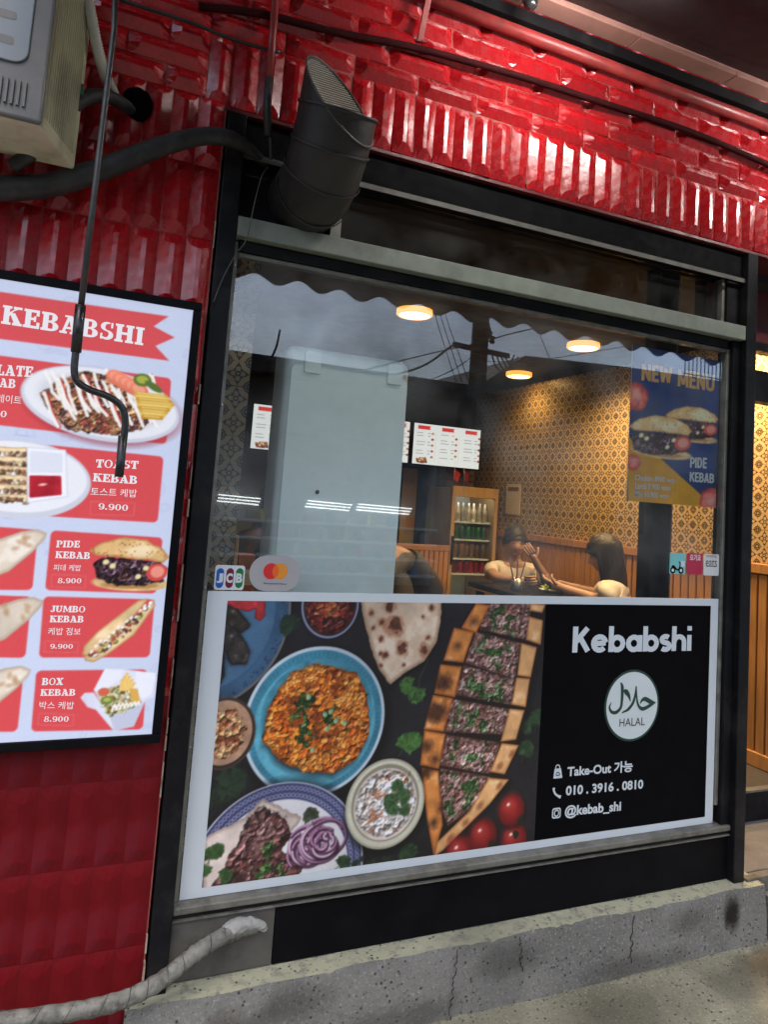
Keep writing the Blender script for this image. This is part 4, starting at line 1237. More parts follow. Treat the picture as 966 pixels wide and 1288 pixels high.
# ------------------------------------------------------------------ big food sign on the lower glass
YS = -.0062
sign = thing('food_sign', 'large printed window sign with photographed dishes and black panel reading Kebabshi', 'sign', (1.3, YS, .39))
TL, TR, BL, BR = at(266, 744, YS), at(907, 757, YS), at(234, 1129, YS), at(906, 1030, YS)
SX0, SX1, SZ0, SZ1 = .340, 2.229, .3875, 1.1895
FX0, FX1, FXM, FZ0, FZ1 = .396, 2.190, 1.452, .412, 1.164
MB().slab([(SX0, SZ0), (SX1, SZ0), (SX1, SZ1), (SX0, SZ1)], YS, YS + .0022).build('white_border', M['white_vinyl'], sign)
YP = YS - .0008
MB().flat([(FXM, FZ0), (FX1, FZ0), (FX1, FZ1), (FXM, FZ1)], YP).build('black_panel', M['black_vinyl'], sign)

C7, C8, C6 = S(230, 740, 3.22, YP), S(430, 740, 3.22, YP), S(670, 750, 3.715, YP)
cv = Canvas(FX0, FXM, FZ0, FZ1, .0022, (30, 28, 34))
cv.C *= (1 + .5 * (fbm(cv.X, cv.Z, 9, 1) - .5) + .35 * (fbm(cv.X, cv.Z, 70, 2) - .5))[..., None]
GREEN = [(48, 84, 36), (60, 98, 44), (34, 62, 28), (80, 116, 62)]


def in_poly(pts):
    xs_, zs_ = [p[0] for p in pts], [p[1] for p in pts]

    def fn(x, z):
        r = False; n = len(pts)
        for i in range(n):
            (ax_, az_), (bx, bz) = pts[i], pts[(i + 1) % n]
            if (az_ > z) != (bz > z) and x < (bx - ax_) * (z - az_) / (bz - az_) + ax_: r = not r
        return r
    return (min(xs_), max(xs_), min(zs_), max(zs_), fn)


def in_disc(c, r): return (c[0] - r, c[0] + r, c[1] - r, c[1] + r, lambda x, z: (x - c[0]) ** 2 + (z - c[1]) ** 2 < r * r)


# blue plate with stuffed leaves and pepper, top corner
c = C7(75, 95)
cv.ell(c, .262, .272, (8, 8, 12), al=.5, soft=.03)
cv.ell(c, .250, .262, (112, 100, 92)); cv.ell(c, .244, .256, (50, 82, 112), tex=(14, .25)); cv.ell(c, .205, .215, (62, 98, 130), tex=(10, .3))
cv.ring(c, .205, .211, (40, 80, 122), 1.04, .6)
for k in range(60):
    a = cv.R.uniform(-1.5, .4); r = cv.R.uniform(.222, .242); cv.ell((c[0] + r * math.cos(a), c[1] + r * 1.04 * math.sin(a)), .0022, .0022, (22, 42, 74))
for pts, col in (([C7(160, 130), C7(190, 125), C7(265, 260), C7(250, 300), C7(200, 300), C7(165, 230)], (52, 46, 44)), ([C7(160, 75), C7(215, 85), C7(262, 150), C7(235, 170), C7(185, 140)], (44, 38, 30)), ([C7(140, 250), C7(158, 260), C7(160, 350), C7(145, 380)], (40, 36, 34))):
    cv.poly(pts, (10, 14, 22), soft=.02, al=.6, rnd=.006); cv.poly(pts, col, rnd=.006, warp=.004, tex=(55, .75, (118, 112, 112), .66), edge=(.008, (16, 13, 13)))
cv.poly([C7(165, 44), C7(330, 44), C7(330, 110), C7(312, 128), C7(292, 118), C7(296, 80), C7(255, 92), C7(200, 72)], (178, 40, 44), rnd=.003, warp=.004, tex=(30, .3, (226, 130, 128), .62), edge=(.006, (110, 16, 22)))
# sauce cup
c = C7(598, 68)
cv.ell(c, .094, .100, (10, 9, 14), al=.6, soft=.02); cv.ell(c, .088, .095, (132, 138, 172)); cv.ell(c, .082, .089, (40, 30, 36)); cv.ell(c, .077, .083, (98, 26, 20), tex=(40, .5))
cv.grains(disc_pts(c[0], c[1], .076, .082, 24), 62, [(120, 34, 24), (92, 22, 20), (150, 62, 34), (64, 18, 16)], .6, 1.2, .003, seed=1)
cv.grains(disc_pts(*C7(588, 82), .032, .024, 16), 80, [(188, 92, 44), (206, 124, 70), (150, 60, 30)], .6, 1.0, .01, seed=2)
# flatbread
nb = [C8(72, 40), C8(405, 40), C8(402, 130), C8(385, 215), C8(335, 295), C8(262, 340), C8(196, 392), C8(150, 330), C8(118, 245), C8(92, 140)]
cv.poly([(p[0] + .006, p[1] - .010) for p in nb], (6, 6, 8), soft=.02, al=.7)
cv.poly(nb, (206, 178, 150), warp=.003, tex=(16, .16, (228, 206, 182), .6), edge=(.016, (158, 124, 94)))
for x, y, r in ((215, 150, 36), (160, 138, 14), (245, 245, 24), (335, 248, 22), (160, 205, 12), (175, 270, 15), (195, 75, 24), (120, 100, 12), (350, 200, 10), (128, 160, 9), (155, 265, 9), (158, 312, 8), (365, 80, 14), (330, 115, 7), (250, 310, 7)):
    p = C8(x, y); R_c = r / 3.22 / 400
    cv.ell(p, R_c * 1.3, R_c * 1.1, (168, 96, 62), cv.R.uniform(0, 3), soft=.010, al=.6, warp=.5)
    cv.ell((p[0] + cv.R.uniform(-.002, .002), p[1]), R_c * .85, R_c * .7, (78, 38, 26), cv.R.uniform(0, 3), soft=.006, al=.85, tex=(90, .6), warp=.7)
# parsley on the slate
for p, r, a in ((C7(440, 160), .040, 2.2), (C7(180, 800), .055, .6), (C7(150, 860), .04, 1.8)): cv.leaf(p, r, a, (34, 52, 36))
for p, r, a in ((C8(275, 395), .034, 2.9), (C8(305, 415), .038, 4.5), (C8(255, 640), .042, 1.0), (C8(285, 620), .034, .2)): cv.leaf(p, r, a, (66, 110, 48))
cv.stroke([C8(310, 375), C8(352, 285)], .0022, (70, 90, 56))
for p, r, a in ((C8(790, 540), .04, 1.4), (C8(742, 665), .04, 1.2), (C8(760, 560), .03, 3.2), (C8(275, 1085), .04, 2.2)): cv.leaf(p, r, a, (44, 72, 42))
# turquoise bowl of orange pilaf
c = at(398, 907, YP); c = (c.x, c.z)
cv.ell((c[0] + .01, c[1] - .014), .222, .222, (4, 5, 8), al=.75, soft=.03)
cv.ell(c, .212, .210, (176, 190, 202), tex=(20, .08)); cv.ell(c, .202, .200, (52, 122, 146), tex=(22, .22)); cv.ell((c[0], c[1] - .006), .182, .178, (78, 156, 178), tex=(30, .22)); cv.ell((c[0] + .004, c[1] + .016), .168, .158, (60, 132, 156), tex=(26, .25))
for k in range(90):
    a = k * 2 * math.pi / 90; cv.ell((c[0] + .191 * math.cos(a), c[1] + .189 * math.sin(a)), .0026, .005, (38, 96, 124), a + 1.57, al=.55)
rice = [C7(325, 625), C7(345, 480), C7(400, 400), C7(440, 345), C7(530, 310), C7(620, 322), C7(700, 345), C7(745, 420), C7(752, 520), C7(750, 600), C7(700, 690), C7(612, 748), C7(520, 745), C7(430, 720), C7(380, 690), C7(350, 640)]
cv.poly([(p[0] - .004, p[1] - .012) for p in rice], (20, 40, 48), soft=.02, al=.7)
cv.poly(rice, (150, 66, 14), warp=.008, tex=(60, .5))
cv.grains(rice, 52, [(206, 98, 20), (222, 116, 30), (188, 80, 14), (214, 128, 44), (196, 88, 18)], .75, 1.15, .010, seed=3, gap=.45)
cv.grains(rice, 95, [(226, 126, 40), (206, 100, 22), (236, 146, 60)], .7, 1.1, .010, gate=(30, .52), seed=4, gap=.35)
cv.grains(rice, 40, [(120, 44, 10), (140, 56, 14)], .8, .8, .010, gate=(22, .64), al=.7, seed=5)
for p, n_ in ((C7(490, 470), 26), (C7(500, 600), 18), (C7(610, 520), 18), (C7(470, 530), 12)):
    cv.grains(disc_pts(p[0], p[1], .030, .028, 16), 75, [(46, 78, 30), (70, 108, 46), (34, 56, 24), (92, 126, 66)], .8, 1.2, .016, gate=(60, .45), seed=n_)
for x, y in ((575, 510), (620, 535), (655, 545), (585, 570), (525, 655), (600, 500), (510, 440)): cv.ell(C7(x, y), .008, .007, (132, 172, 128), cv.R.uniform(0, 3), shade=.3)
# hummus bowl
c = C7(165, 588)
cv.ell(c, .088, .096, (70, 52, 44)); cv.ell(c, .083, .091, (40, 30, 28)); cv.ell((c[0], c[1] + .002), .078, .086, (168, 126, 98), tex=(25, .25))
cv.grains(disc_pts(c[0], c[1], .058, .066, 20), 52, [(186, 128, 80), (200, 150, 100), (160, 96, 54), (136, 68, 38)], .5, 1.2, .012, seed=7)
# patterned plate with grilled meat and onion
c = C7(385, 1165)
cv.ell((c[0] + .006, c[1] - .004), .262, .262, (4, 4, 8), al=.7, soft=.03)
cv.ell(c, .252, .250, (188, 190, 204)); cv.ring(c, .204, .247, (46, 50, 96), 1.0, .92)
for k in range(110):
    for rr in (.215, .234):
        a = (k + (.5 if rr < .22 else 0)) * 2 * math.pi / 110; cv.ell((c[0] + rr * math.cos(a), c[1] + rr * math.sin(a)), .0058, .0058, (168, 172, 196), al=.9); cv.ell((c[0] + rr * math.cos(a), c[1] + rr * math.sin(a)), .0034, .0034, (40, 42, 88))
cv.ell(c, .204, .202, (200, 198, 200), tex=(9, .1))
bread = [C7(80, 1010), C7(250, 930), C7(320, 850), C7(480, 930), C7(420, 1010), C7(200, 1230), C7(80, 1230)]
cv.poly(bread, (196, 178, 168), warp=.006, tex=(18, .2), edge=(.012, (150, 128, 116)))
meat = [C7(110, 1225), C7(230, 1010), C7(265, 930), C7(330, 880), C7(420, 930), C7(440, 990), C7(400, 1060), C7(500, 1110), C7(470, 1170), C7(330, 1200), C7(240, 1230)]
cv.grains(meat, 34, [(104, 62, 62), (84, 46, 46), (128, 86, 82), (58, 32, 32), (98, 54, 52)], 1.0, 1.3, .010, seed=8, gap=.35)
cv.grains(meat, 90, [(150, 108, 102), (120, 78, 74), (70, 40, 38)], .8, 1.2, .010, gate=(24, .5), al=.8, seed=9)
cv.grains(meat, 60, [(40, 24, 22), (52, 30, 28)], .8, .8, .010, gate=(14, .6), al=.75, seed=10)
cv.grains([C7(290, 1050), C7(360, 1020), C7(410, 1150), C7(330, 1205), C7(270, 1160)], 75, [(52, 84, 36), (36, 60, 26), (84, 116, 58)], .8, 1.2, .012, gate=(45, .5), seed=11)
for p in (C7(105, 1090), C7(130, 1070), C7(160, 1170), C7(90, 1130)): cv.leaf(p, .026, cv.R.uniform(0, 6), (52, 84, 40))
oc = C7(540, 1045)
for k in range(40):
    r = .060 * (1 - (k % 20) / 22) * cv.R.uniform(.8, 1.1); a0 = cv.R.uniform(0, 6.28); n_ = 26; span = cv.R.uniform(2.5, 5.2)
    cx_, cz_ = oc[0] + (-.028 if k < 20 else .022) + cv.R.uniform(-.012, .012), oc[1] + (.0 if k < 20 else .012) + cv.R.uniform(-.014, .014)
    pts = [(cx_ + r * math.cos(a0 + span * i / n_) * 1.05, cz_ + r * .9 * math.sin(a0 + span * i / n_)) for i in range(n_ + 1)]
    cv.stroke([(p[0] + .002, p[1] - .003) for p in pts], .011, (52, 20, 44), .8); cv.stroke(pts, .0062, ((140, 84, 124), (166, 116, 150), (104, 48, 88), (190, 158, 178))[k % 4], soft=.004); cv.stroke([(p[0] - .001, p[1] + .001) for p in pts], .002, (222, 196, 214), .7)
cv.leaf(C7(640, 1120), .03, .5, (46, 72, 44)); cv.leaf(C7(520, 930), .03, 1.9, (60, 66, 50))
# yogurt bowl
c = C8(178, 872)
cv.ell((c[0] + .008, c[1] - .01), .136, .136, (4, 4, 7), al=.75, soft=.025)
cv.ell(c, .1275, .1285, (166, 160, 136)); cv.ell(c, .121, .122, (196, 192, 170), tex=(30, .06)); cv.ell((c[0], c[1] + .003), .109, .110, (136, 128, 106)); cv.ell((c[0], c[1] - .001), .102, .102, (206, 190, 178), tex=(30, .14))
cv.grains(disc_pts(c[0], c[1] + .002, .096, .095, 28), 46, [(216, 210, 206), (204, 194, 188), (228, 222, 220), (196, 176, 162)], .8, .9, .006, seed=12, gap=.3)
cv.grains(disc_pts(c[0], c[1] - .004, .090, .088, 28), 70, [(176, 108, 74), (160, 92, 60), (190, 140, 110)], .8, .9, .006, gate=(34, .57), al=.8, seed=13, gap=.3)
cv.grains(disc_pts(*C8(225, 765), .040, .020, 16), 80, [(190, 92, 46), (206, 124, 70)], .8, 1.0, .014, gate=(50, .42), seed=14)
for p, r, a in ((C8(205, 870), .032, 2.4), (C8(215, 880), .03, 3.8), (C8(240, 850), .032, .6), (C8(225, 810), .026, 1.7), (C8(250, 890), .024, 5.4)): cv.leaf(p, r, a, (58, 92, 52))
# the long pide, cut in pieces
outline = [C8(540, 55), C8(828, 55), C8(815, 130), C8(800, 230), C8(775, 360), C8(745, 490), C8(712, 620), C8(650, 745), C8(678, 775), C8(600, 870), C8(420, 1050), C8(375, 1085), C8(352, 960), C8(335, 800), C8(318, 690), C8(335, 560), C8(375, 400), C8(420, 250), C8(490, 130)]
cv.poly([(p[0] + .010, p[1] - .012) for p in outline], (4, 4, 6), soft=.03, al=.75)
cv.poly(outline, (28, 20, 18), warp=.002)
rows = [((600, 52), (768, 60), (750, 208), (560, 165)), ((545, 178), (725, 222), (700, 365), (500, 300)), ((495, 312), (706, 370), (685, 470), (460, 430)), ((450, 450), (678, 490), (650, 590), (415, 580)), ((425, 595), (640, 625), (600, 750), (395, 715)), ((400, 730), (600, 765), (560, 870), (430, 960), (400, 880))]
left = [((545, 60), (598, 70), (545, 180), (485, 160)), ((455, 160), (535, 178), (492, 300), (412, 292)), ((400, 308), (486, 318), (458, 440), (375, 425)), ((370, 432), (450, 446), (412, 580), (333, 570)), ((335, 575), (420, 590), (392, 730), (318, 715)), ((325, 728), (392, 740), (408, 960), (372, 1080), (345, 930))]
right = [((765, 60), (825, 66), (812, 98), (762, 90)), ((760, 115), (815, 130), (806, 228), (748, 208)), ((728, 222), (790, 240), (765, 360), (712, 352)), ((708, 362), (762, 366), (745, 480), (688, 470)), ((680, 488), (740, 494), (705, 612), (645, 620)), ((648, 628), (716, 636), (660, 752), (602, 742)), ((596, 768), (676, 775), (600, 872), (410, 1060), (375, 1085), (385, 1030), (520, 900))]
for q in rows:
    P_ = [C8(*p) for p in q]
    cv.poly(P_, (132, 92, 88), rnd=.001, tex=(55, .4), edge=(.006, (96, 44, 22)))
    sd_ = rows.index(q) * 3 + 20
    cv.grains(P_, 62, [(158, 118, 112), (136, 92, 86), (176, 142, 134), (112, 70, 64), (148, 104, 88)], .9, 1.25, .004, seed=sd_, gap=.45)
    cv.grains(P_, 40, [(96, 52, 44), (120, 68, 56)], .9, .9, .004, gate=(26, .6), al=.6, seed=sd_ + 1)
    gx = [sum(p[0] for p in P_) / len(P_), sum(p[1] for p in P_) / len(P_)]
    cv.grains([(gx[0] + (p[0] - gx[0]) * .72 - .006, gx[1] + (p[1] - gx[1]) * .9) for p in P_], 66, [(52, 84, 38), (38, 62, 28), (78, 110, 58), (98, 128, 80)], .9, 1.3, .012, gate=(40, .53), seed=sd_ + 2)
for q in left:
    P_ = [C8(*p) for p in q]; cv.poly(P_, (206, 124, 54), rnd=.001, tex=(26, .22, (224, 160, 96), .62), edge=(.009, (148, 70, 22)))
for x, y, r in ((410, 385, .026), (385, 500, .034), (345, 640, .016), (375, 690, .014), (340, 750, .018), (535, 135, .014), (470, 235, .010), (370, 950, .014), (400, 890, .012)): cv.ell(C8(x, y), r, r * .9, (58, 30, 20), .4, soft=.024, al=.85, tex=(60, .6), warp=.5)
for q in right:
    P_ = [C8(*p) for p in q]; cv.poly(P_, (216, 158, 98), rnd=.001, tex=(26, .18, (232, 186, 134), .6), edge=(.008, (164, 96, 44)))
for x, y in ((640, 800), (560, 880), (500, 950), (440, 1010), (690, 670), (640, 720)): cv.ell(C8(x, y), .014, .009, (132, 66, 34), .8, soft=.01, al=.7)
# tomatoes
for x, y, r in ((480, 1075, .048), (700, 1020, .046), (575, 1006, .0485), (690, 900, .0475)):
    c = C8(x, y)
    cv.ell((c[0] + .005, c[1] - .008), r * 1.08, r * 1.08, (5, 3, 5), soft=.02, al=.6); cv.ell(c, r, r * 1.05, (78, 10, 14), soft=.004); cv.ell((c[0] - r * .14, c[1] + r * .16), r * .82, r * .84, (150, 22, 24), soft=r * .8, tex=(30, .15)); cv.ell((c[0] - r * .3, c[1] + r * .36), r * .4, r * .34, (196, 66, 58), soft=r * .6, al=.7)
    cv.ell((c[0] - r * .32, c[1] + r * .42), r * .12, r * .09, (255, 224, 214), .5, soft=r * .12)
for x, y in ((720, 940), (610, 1040), (700, 1000)): cv.leaf(C8(x, y), .016, cv.R.uniform(0, 6), (30, 34, 22))
for k in range(14): cv.leaf(C8(cv.R.uniform(20, 200), cv.R.uniform(1095, 1120)), .010, cv.R.uniform(0, 6), (38, 52, 34))
# light falling across the table top in the printed photograph, then lens softness
cv.C *= (.80 + .34 * fbm(cv.X, cv.Z, 3.0, 91, 2))[..., None]
cv.finish(.86, 1, 3.0, 1.04)
PRINT = print_mat('glossy food print', .42)
cv.build('food_picture', PRINT, sign, YP, 1.15)

YT = YP - .0006
WHITE = M['white_vinyl']
lettering(sign, WHITE, [
    ('round', 'Kebabshi', C6(185, 267), C6(742, 258), C6(185, 138)),
    (.03, 'Take-Out 가능', C6(162, 846), C6(468, 820), C6(162, 790)),
    (.03, '010 . 3916 . 0810', C6(155, 932), C6(517, 899), C6(155, 886)),
    (.03, '@kebab_shi', C6(150, 1040), C6(413, 1014), C6(150, 978))], YT)
# badge
bc = C6(466, 509)
badge = MB().flat(disc_pts(bc[0], bc[1], .1215, .1215, 64), YT).build('halal_badge', M['green_paint'], sign)
MB().flat(disc_pts(bc[0], bc[1], .1135, .1135, 64), YT - .0006).build('badge_disc', pm('pale badge white', (.60, .66, .66), .5, var=.03), badge)
GI = M['green_paint']


def ribbon(pts, wds, Y, k=6):
    """A pen stroke of changing breadth."""
    P_ = spline([(p[0], 0, p[1]) for p in pts], k); W_ = np.interp(np.linspace(0, 1, len(P_)), np.linspace(0, 1, len(wds)), wds)
    mb = MB(); L_, R__ = [], []
    for i, p in enumerate(P_):
        t = (P_[min(i + 1, len(P_) - 1)] - P_[max(i - 1, 0)]).normalized(); nrm = Vector((-t.z, 0, t.x))
        L_.append((p.x + nrm.x * W_[i] / 2, Y, p.z + nrm.z * W_[i] / 2)); R__.append((p.x - nrm.x * W_[i] / 2, Y, p.z - nrm.z * W_[i] / 2))
    n = len(P_); mb.add(L_ + R__, [(i, i + 1, n + i + 1, n + i) for i in range(n - 1)])
    return mb


CB = S(740, 820, 8.05, YT)
YB_ = YT - .0012
strokes = [([(330, 310), (345, 360), (340, 500), (325, 570), (280, 612), (235, 605), (215, 560), (235, 510)], [.004, .010, .008, .008, .009, .008, .006, .002]),
           ([(485, 345), (478, 420), (455, 510), (405, 580), (340, 615)], [.003, .006, .008, .008, .003]),
           ([(362, 385), (385, 405), (410, 440), (428, 500)], [.006, .014, .010, .002]),
           ([(485, 345), (492, 470), (510, 545), (550, 575), (610, 550), (650, 520), (682, 510)], [.004, .005, .007, .010, .009, .010, .003]),
           ([(525, 520), (545, 488), (575, 475), (620, 498), (655, 520)], [.003, .007, .011, .012, .012])]
for k, (pts, wd) in enumerate(strokes):
    ribbon([CB(*p) for p in pts], [w * 1.35 for w in wd], YB_ - k * .0001).build('script_stroke', GI, badge)
lettering(badge, pm('dark badge ink', (.015, .02, .02), .5), [(.0, 'HALAL', CB(315, 756), CB(572, 740), CB(315, 675))], YB_)
# icons: bag, receiver, camera
ic = MB().flat([C6(103, 806), C6(133, 803), C6(139, 848), C6(97, 852)], YT).build('bag_icon', WHITE, sign)
ribbon([C6(109, 808), C6(110, 794), C6(118, 788), C6(126, 792), C6(128, 805)], [.0035, .0035], YT).build('bag_handle', WHITE, ic)
ribbon([C6(109, 836), C6(112, 826), C6(118, 822), C6(124, 825), C6(126, 834), C6(109, 837)], [.0028, .0028], YT - .0004).build('bag_print', M['black_vinyl'], ic)
ribbon([C6(99, 895), C6(100, 908), C6(106, 922), C6(118, 932), C6(132, 938)], [.010, .007, .006, .007, .010], YT).build('receiver_icon', WHITE, sign)
x0, z0 = C6(90, 1040); x1, z1 = C6(133, 986)
ic = MB().flat(rrect(x0, x1, z0, z1, .008), YT).build('camera_icon', WHITE, sign)
MB().flat(rrect(x0 + .0042, x1 - .0042, z0 + .0046, z1 - .0046, .006), YT - .0003).build('icon_ground', M['black_vinyl'], ic)
cx_, cz_ = (x0 + x1) / 2, (z0 + z1) / 2
MB().flat(disc_pts(cx_, cz_, .0105, .0115, 24), YT - .0006).build('lens_ring', WHITE, ic)
MB().flat(disc_pts(cx_, cz_, .0065, .0072, 24), YT - .0009).build('lens_hole', M['black_vinyl'], ic)
MB().flat(disc_pts(x1 - .0095, z1 - .0105, .0022, .0022, 12), YT - .0006).build('lens_dot', WHITE, ic)

# ------------------------------------------------------------------ lit menu board on the red wall
YM = -.105
menu = thing('menu_board', 'backlit white and red kebab menu board with black frame', 'menu board', (-.2, YM, .83))
MX0, MX1, MZ0, MZ1 = -.95, .2405, .8265, 1.9535
FRM = .022
MB().box(MX0, MX1, YM, YW - .018, MZ1 - FRM, MZ1).build('frame', M['black_lac'], menu, .002)
MB().box(MX0, MX1, YM, YW - .018, MZ0, MZ0 + FRM).build('frame', M['black_lac'], menu, .002)
MB().box(MX1 - FRM, MX1, YM + .0005, YW - .018, MZ0 + FRM + .0005, MZ1 - FRM - .0005).build('frame', M['black_lac'], menu, .002)
MB().box(MX0, MX0 + FRM, YM + .0005, YW - .018, MZ0 + FRM + .0005, MZ1 - FRM - .0005).build('frame', M['black_lac'], menu, .002)
YMS = YM + .006
A, B = S(0, 330, 3.578, YMS), S(0, 630, 3.578, YMS)
mv = Canvas(-.40, MX1 - FRM + .001, MZ0 + FRM - .001, MZ1 - FRM + .001, .0021, (192, 202, 230))
mv.C *= (1 + .03 * (fbm(mv.X, mv.Z, 4, 1) - .5))[..., None]
RED = (214, 72, 78)
# faint doodles of food in the margin
for k in range(150):
    x, z = mv.R.uniform(-.4, .22), mv.R.uniform(.85, 1.93); r = mv.R.uniform(.008, .026); kind = k % 4
    dc = (170, 178, 214)
    if kind == 0: mv.ring((x, z), r - .0016, r, dc, mv.R.uniform(.5, 1), .8); mv.ring((x, z), r * .5, r * .5 + .0014, dc, .8, .7)
    elif kind == 1:
        for j in range(3): mv.stroke([(x - r, z + j * .005), (x - r * .4, z + j * .005 + .003), (x + r, z + j * .005)], .0016, dc, .8)
    elif kind == 2: mv.stroke([(x, z - r), (x + r * .4, z + r), (x + r, z + r * .8), (x + r * .5, z - r), (x, z - r)], .0015, dc, .8)
    else: mv.ring((x, z), r * .8, r * .8 + .0015, dc, .55, .8); mv.stroke([(x - r, z - r * .4), (x + r, z - r * .4)], .0015, dc, .8)
mv.poly([A(-180, 112), A(0, 133), A(757, 243), A(690, 288), A(785, 338), A(698, 376), A(760, 443), A(0, 345), A(-180, 322)], RED)
def card_(pts, r=.012):
    c_ = [sum(p[0] for p in pts) / len(pts), sum(p[1] for p in pts) / len(pts)]
    q = [(p[0] + (r if p[0] < c_[0] else -r), p[1] + (r if p[1] < c_[1] else -r)) for p in pts]
    mv.poly(q, RED, rnd=r)
card_([A(-300, 380), A(770, 522), A(747, 818), A(-300, 700)])
card_([A(-300, 770), A(735, 874), B(708, 98), B(-300, 40)])
card_([B(228, 133), B(731, 165), B(702, 417), B(200, 402)])
card_([B(195, 430), B(695, 443), B(672, 704), B(172, 706)])
card_([B(162, 764), B(662, 758), B(641, 1028), B(137, 1039)])
card_([B(-300, 95), B(170, 130), B(143, 402), B(-300, 400)])
card_([B(-300, 415), B(140, 430), B(112, 706), B(-300, 700)])
card_([B(-300, 745), B(105, 765), B(76, 1038), B(-300, 1040)])
for g_, x0, x1, y0, y1 in ((B, 408, 605, 2, 62), (B, 232, 385, 330, 388), (B, 200, 350, 630, 680), (B, 172, 330, 955, 1008)):
    p = [g_(x0, y0), g_(x1, y0 + 8), g_(x1 - 4, y1 + 4), g_(x0 - 4, y1)]; mv.stroke(p + [p[0]], .0012, (226, 120, 124), .8)

SC_ = 1 / 3.578 / 500.0            # metres per magnified pixel on the board
def E_(g_, x, y, rx, ry, col, rot=0., **k): mv.ell(g_(x, y), rx * SC_, ry * SC_, col, rot, **k)
# plate kebab with white sauce, fries and tomato
E_(A, 470, 655, 338, 168, (150, 44, 54), -.11, soft=.014, al=.5)
E_(A, 462, 640, 336, 160, (196, 200, 216), -.11); E_(A, 462, 634, 322, 148, (222, 224, 234), -.11); E_(A, 462, 630, 268, 116, (206, 206, 216), -.11, soft=.01)
pile = [A(170, 590), A(250, 540), A(370, 490), A(480, 510), A(600, 560), A(720, 690), A(640, 750), A(490, 780), A(300, 750), A(200, 650)]
mv.grains(pile, 80, [(176, 124, 88), (140, 90, 60), (196, 150, 110), (124, 72, 54), (176, 84, 70), (104, 66, 70)], .9, 1.2, .006, seed=40)
for k in range(26):
    x = 190 + k * 20 + mv.R.uniform(-12, 12); y = 560 + mv.R.uniform(-50, 60)
    pts = [A(x, y - 30), A(x + 20 + mv.R.uniform(-10, 10), y + 20), A(x + 30, y + 60), A(x + 62, y + 120 + mv.R.uniform(-30, 30))]
    if k % 3 == 0: mv.stroke([(p[0] + .004, p[1]) for p in pts], .007, (196, 44, 40), .85)
    mv.stroke(pts, .0075, (236, 234, 232), .95)
for k in range(5):
    E_(A, 520 + k * 26, 520 + k * 14, 44, 34, (226, 118, 92), -.5, shade=.15); E_(A, 520 + k * 26, 516 + k * 14, 30, 20, (240, 160, 132), -.5, al=.8)
E_(A, 640, 530, 40, 30, (96, 116, 40)); E_(A, 640, 528, 26, 18, (164, 172, 66)); E_(A, 690, 560, 44, 16, (84, 110, 46), -.5)
for k in range(9):
    mv.stroke([A(610 + k * 4, 590 + k * 13), A(775 - abs(k - 3) * 10, 605 + k * 12)], .0105, ((206, 160, 60), (222, 184, 84), (196, 146, 44))[k % 3]); mv.stroke([A(618 + k * 4, 587 + k * 13), A(765 - abs(k - 3) * 10, 602 + k * 12)], .003, (240, 212, 130), .8)
# toast kebab and sauce tray
E_(A, 78, 975, 290, 168, (196, 200, 216), -.04); E_(A, 76, 965, 276, 150, (224, 226, 236), -.04)
for k in range(6):
    y = 825 + k * 42
    mv.poly([A(-140, y), A(118, y + 10), A(122, y + 34), A(-140, y + 26)], (226, 202, 162), warp=.003, tex=(50, .2), edge=(.004, (186, 140, 92)))
    mv.scatter(in_poly([A(-140, y + 20), A(120, y + 30), A(120, y + 48), A(-140, y + 38)]), 70, .003, .006, [(120, 84, 58), (150, 104, 70), (92, 66, 48), (200, 180, 150)])
mv.poly([A(126, 838), A(288, 850), A(296, 1050), A(128, 1075)], (232, 234, 244), rnd=.004, edge=(.004, (190, 194, 212)))
mv.poly([A(140, 855), A(272, 866), A(272, 940), A(140, 940)], (212, 216, 232), rnd=.004)
mv.poly([A(138, 966), A(266, 968), A(268, 1040), A(138, 1052)], (170, 30, 44), rnd=.004, tex=(40, .2)); E_(A, 190, 1000, 16, 5, (240, 190, 190), .2)
# pide kebab
def pide_(cvs, g_, cx, cy, k, sc, sz=None):
    sz = sz or sc
    def e2(x, y, rx, ry, col, rot=0., **kw): cvs.ell(g_(cx + x * k, cy + y * k), rx * k * sc, ry * k * sz, col, rot, **kw)
    e2(5, 88, 165, 34, (214, 176, 122), -.02, tex=(60, .2)); e2(0, 96, 120, 16, (178, 130, 76))
    pts = [g_(cx + x * k, cy + y * k) for x, y in ((-168, 0), (-120, -30), (0, -20), (130, -10), (165, 20), (150, 80), (60, 100), (-60, 100), (-150, 70))]
    cvs.grains(pts, 95 if cvs is mv else 75, [(86, 60, 76), (62, 40, 50), (46, 30, 36), (112, 84, 100), (78, 50, 50)], 1.1, 1.4, .004, seed=44)
    e2(120, 38, 46, 40, (206, 70, 66), .2); e2(122, 36, 30, 26, (232, 140, 124), .2)
    for x, y in ((-80, 10), (35, 58), (-110, -8), (70, 20)): e2(x, y, 13, 11, (226, 214, 160), .5)
    top = [g_(cx + x * k, cy + y * k) for x, y in ((-178, -58), (-120, -98), (-30, -116), (70, -104), (150, -60), (172, -30), (150, -8), (60, -20), (-60, -34), (-150, -40))]
    cvs.poly(top, (218, 176, 116), warp=.003, tex=(22, .16, (236, 206, 160), .58), edge=(.007, (176, 122, 66)), rnd=.002)
    e2(40, -55, 55, 26, (240, 222, 190), 0, soft=.012, al=.7)
    cvs.scatter(in_poly(top), 60, .0012, .0022, [(150, 96, 50), (120, 76, 40)], hi=0, dark=False)
pide_(mv, B, 585, 283, 1.0, SC_)
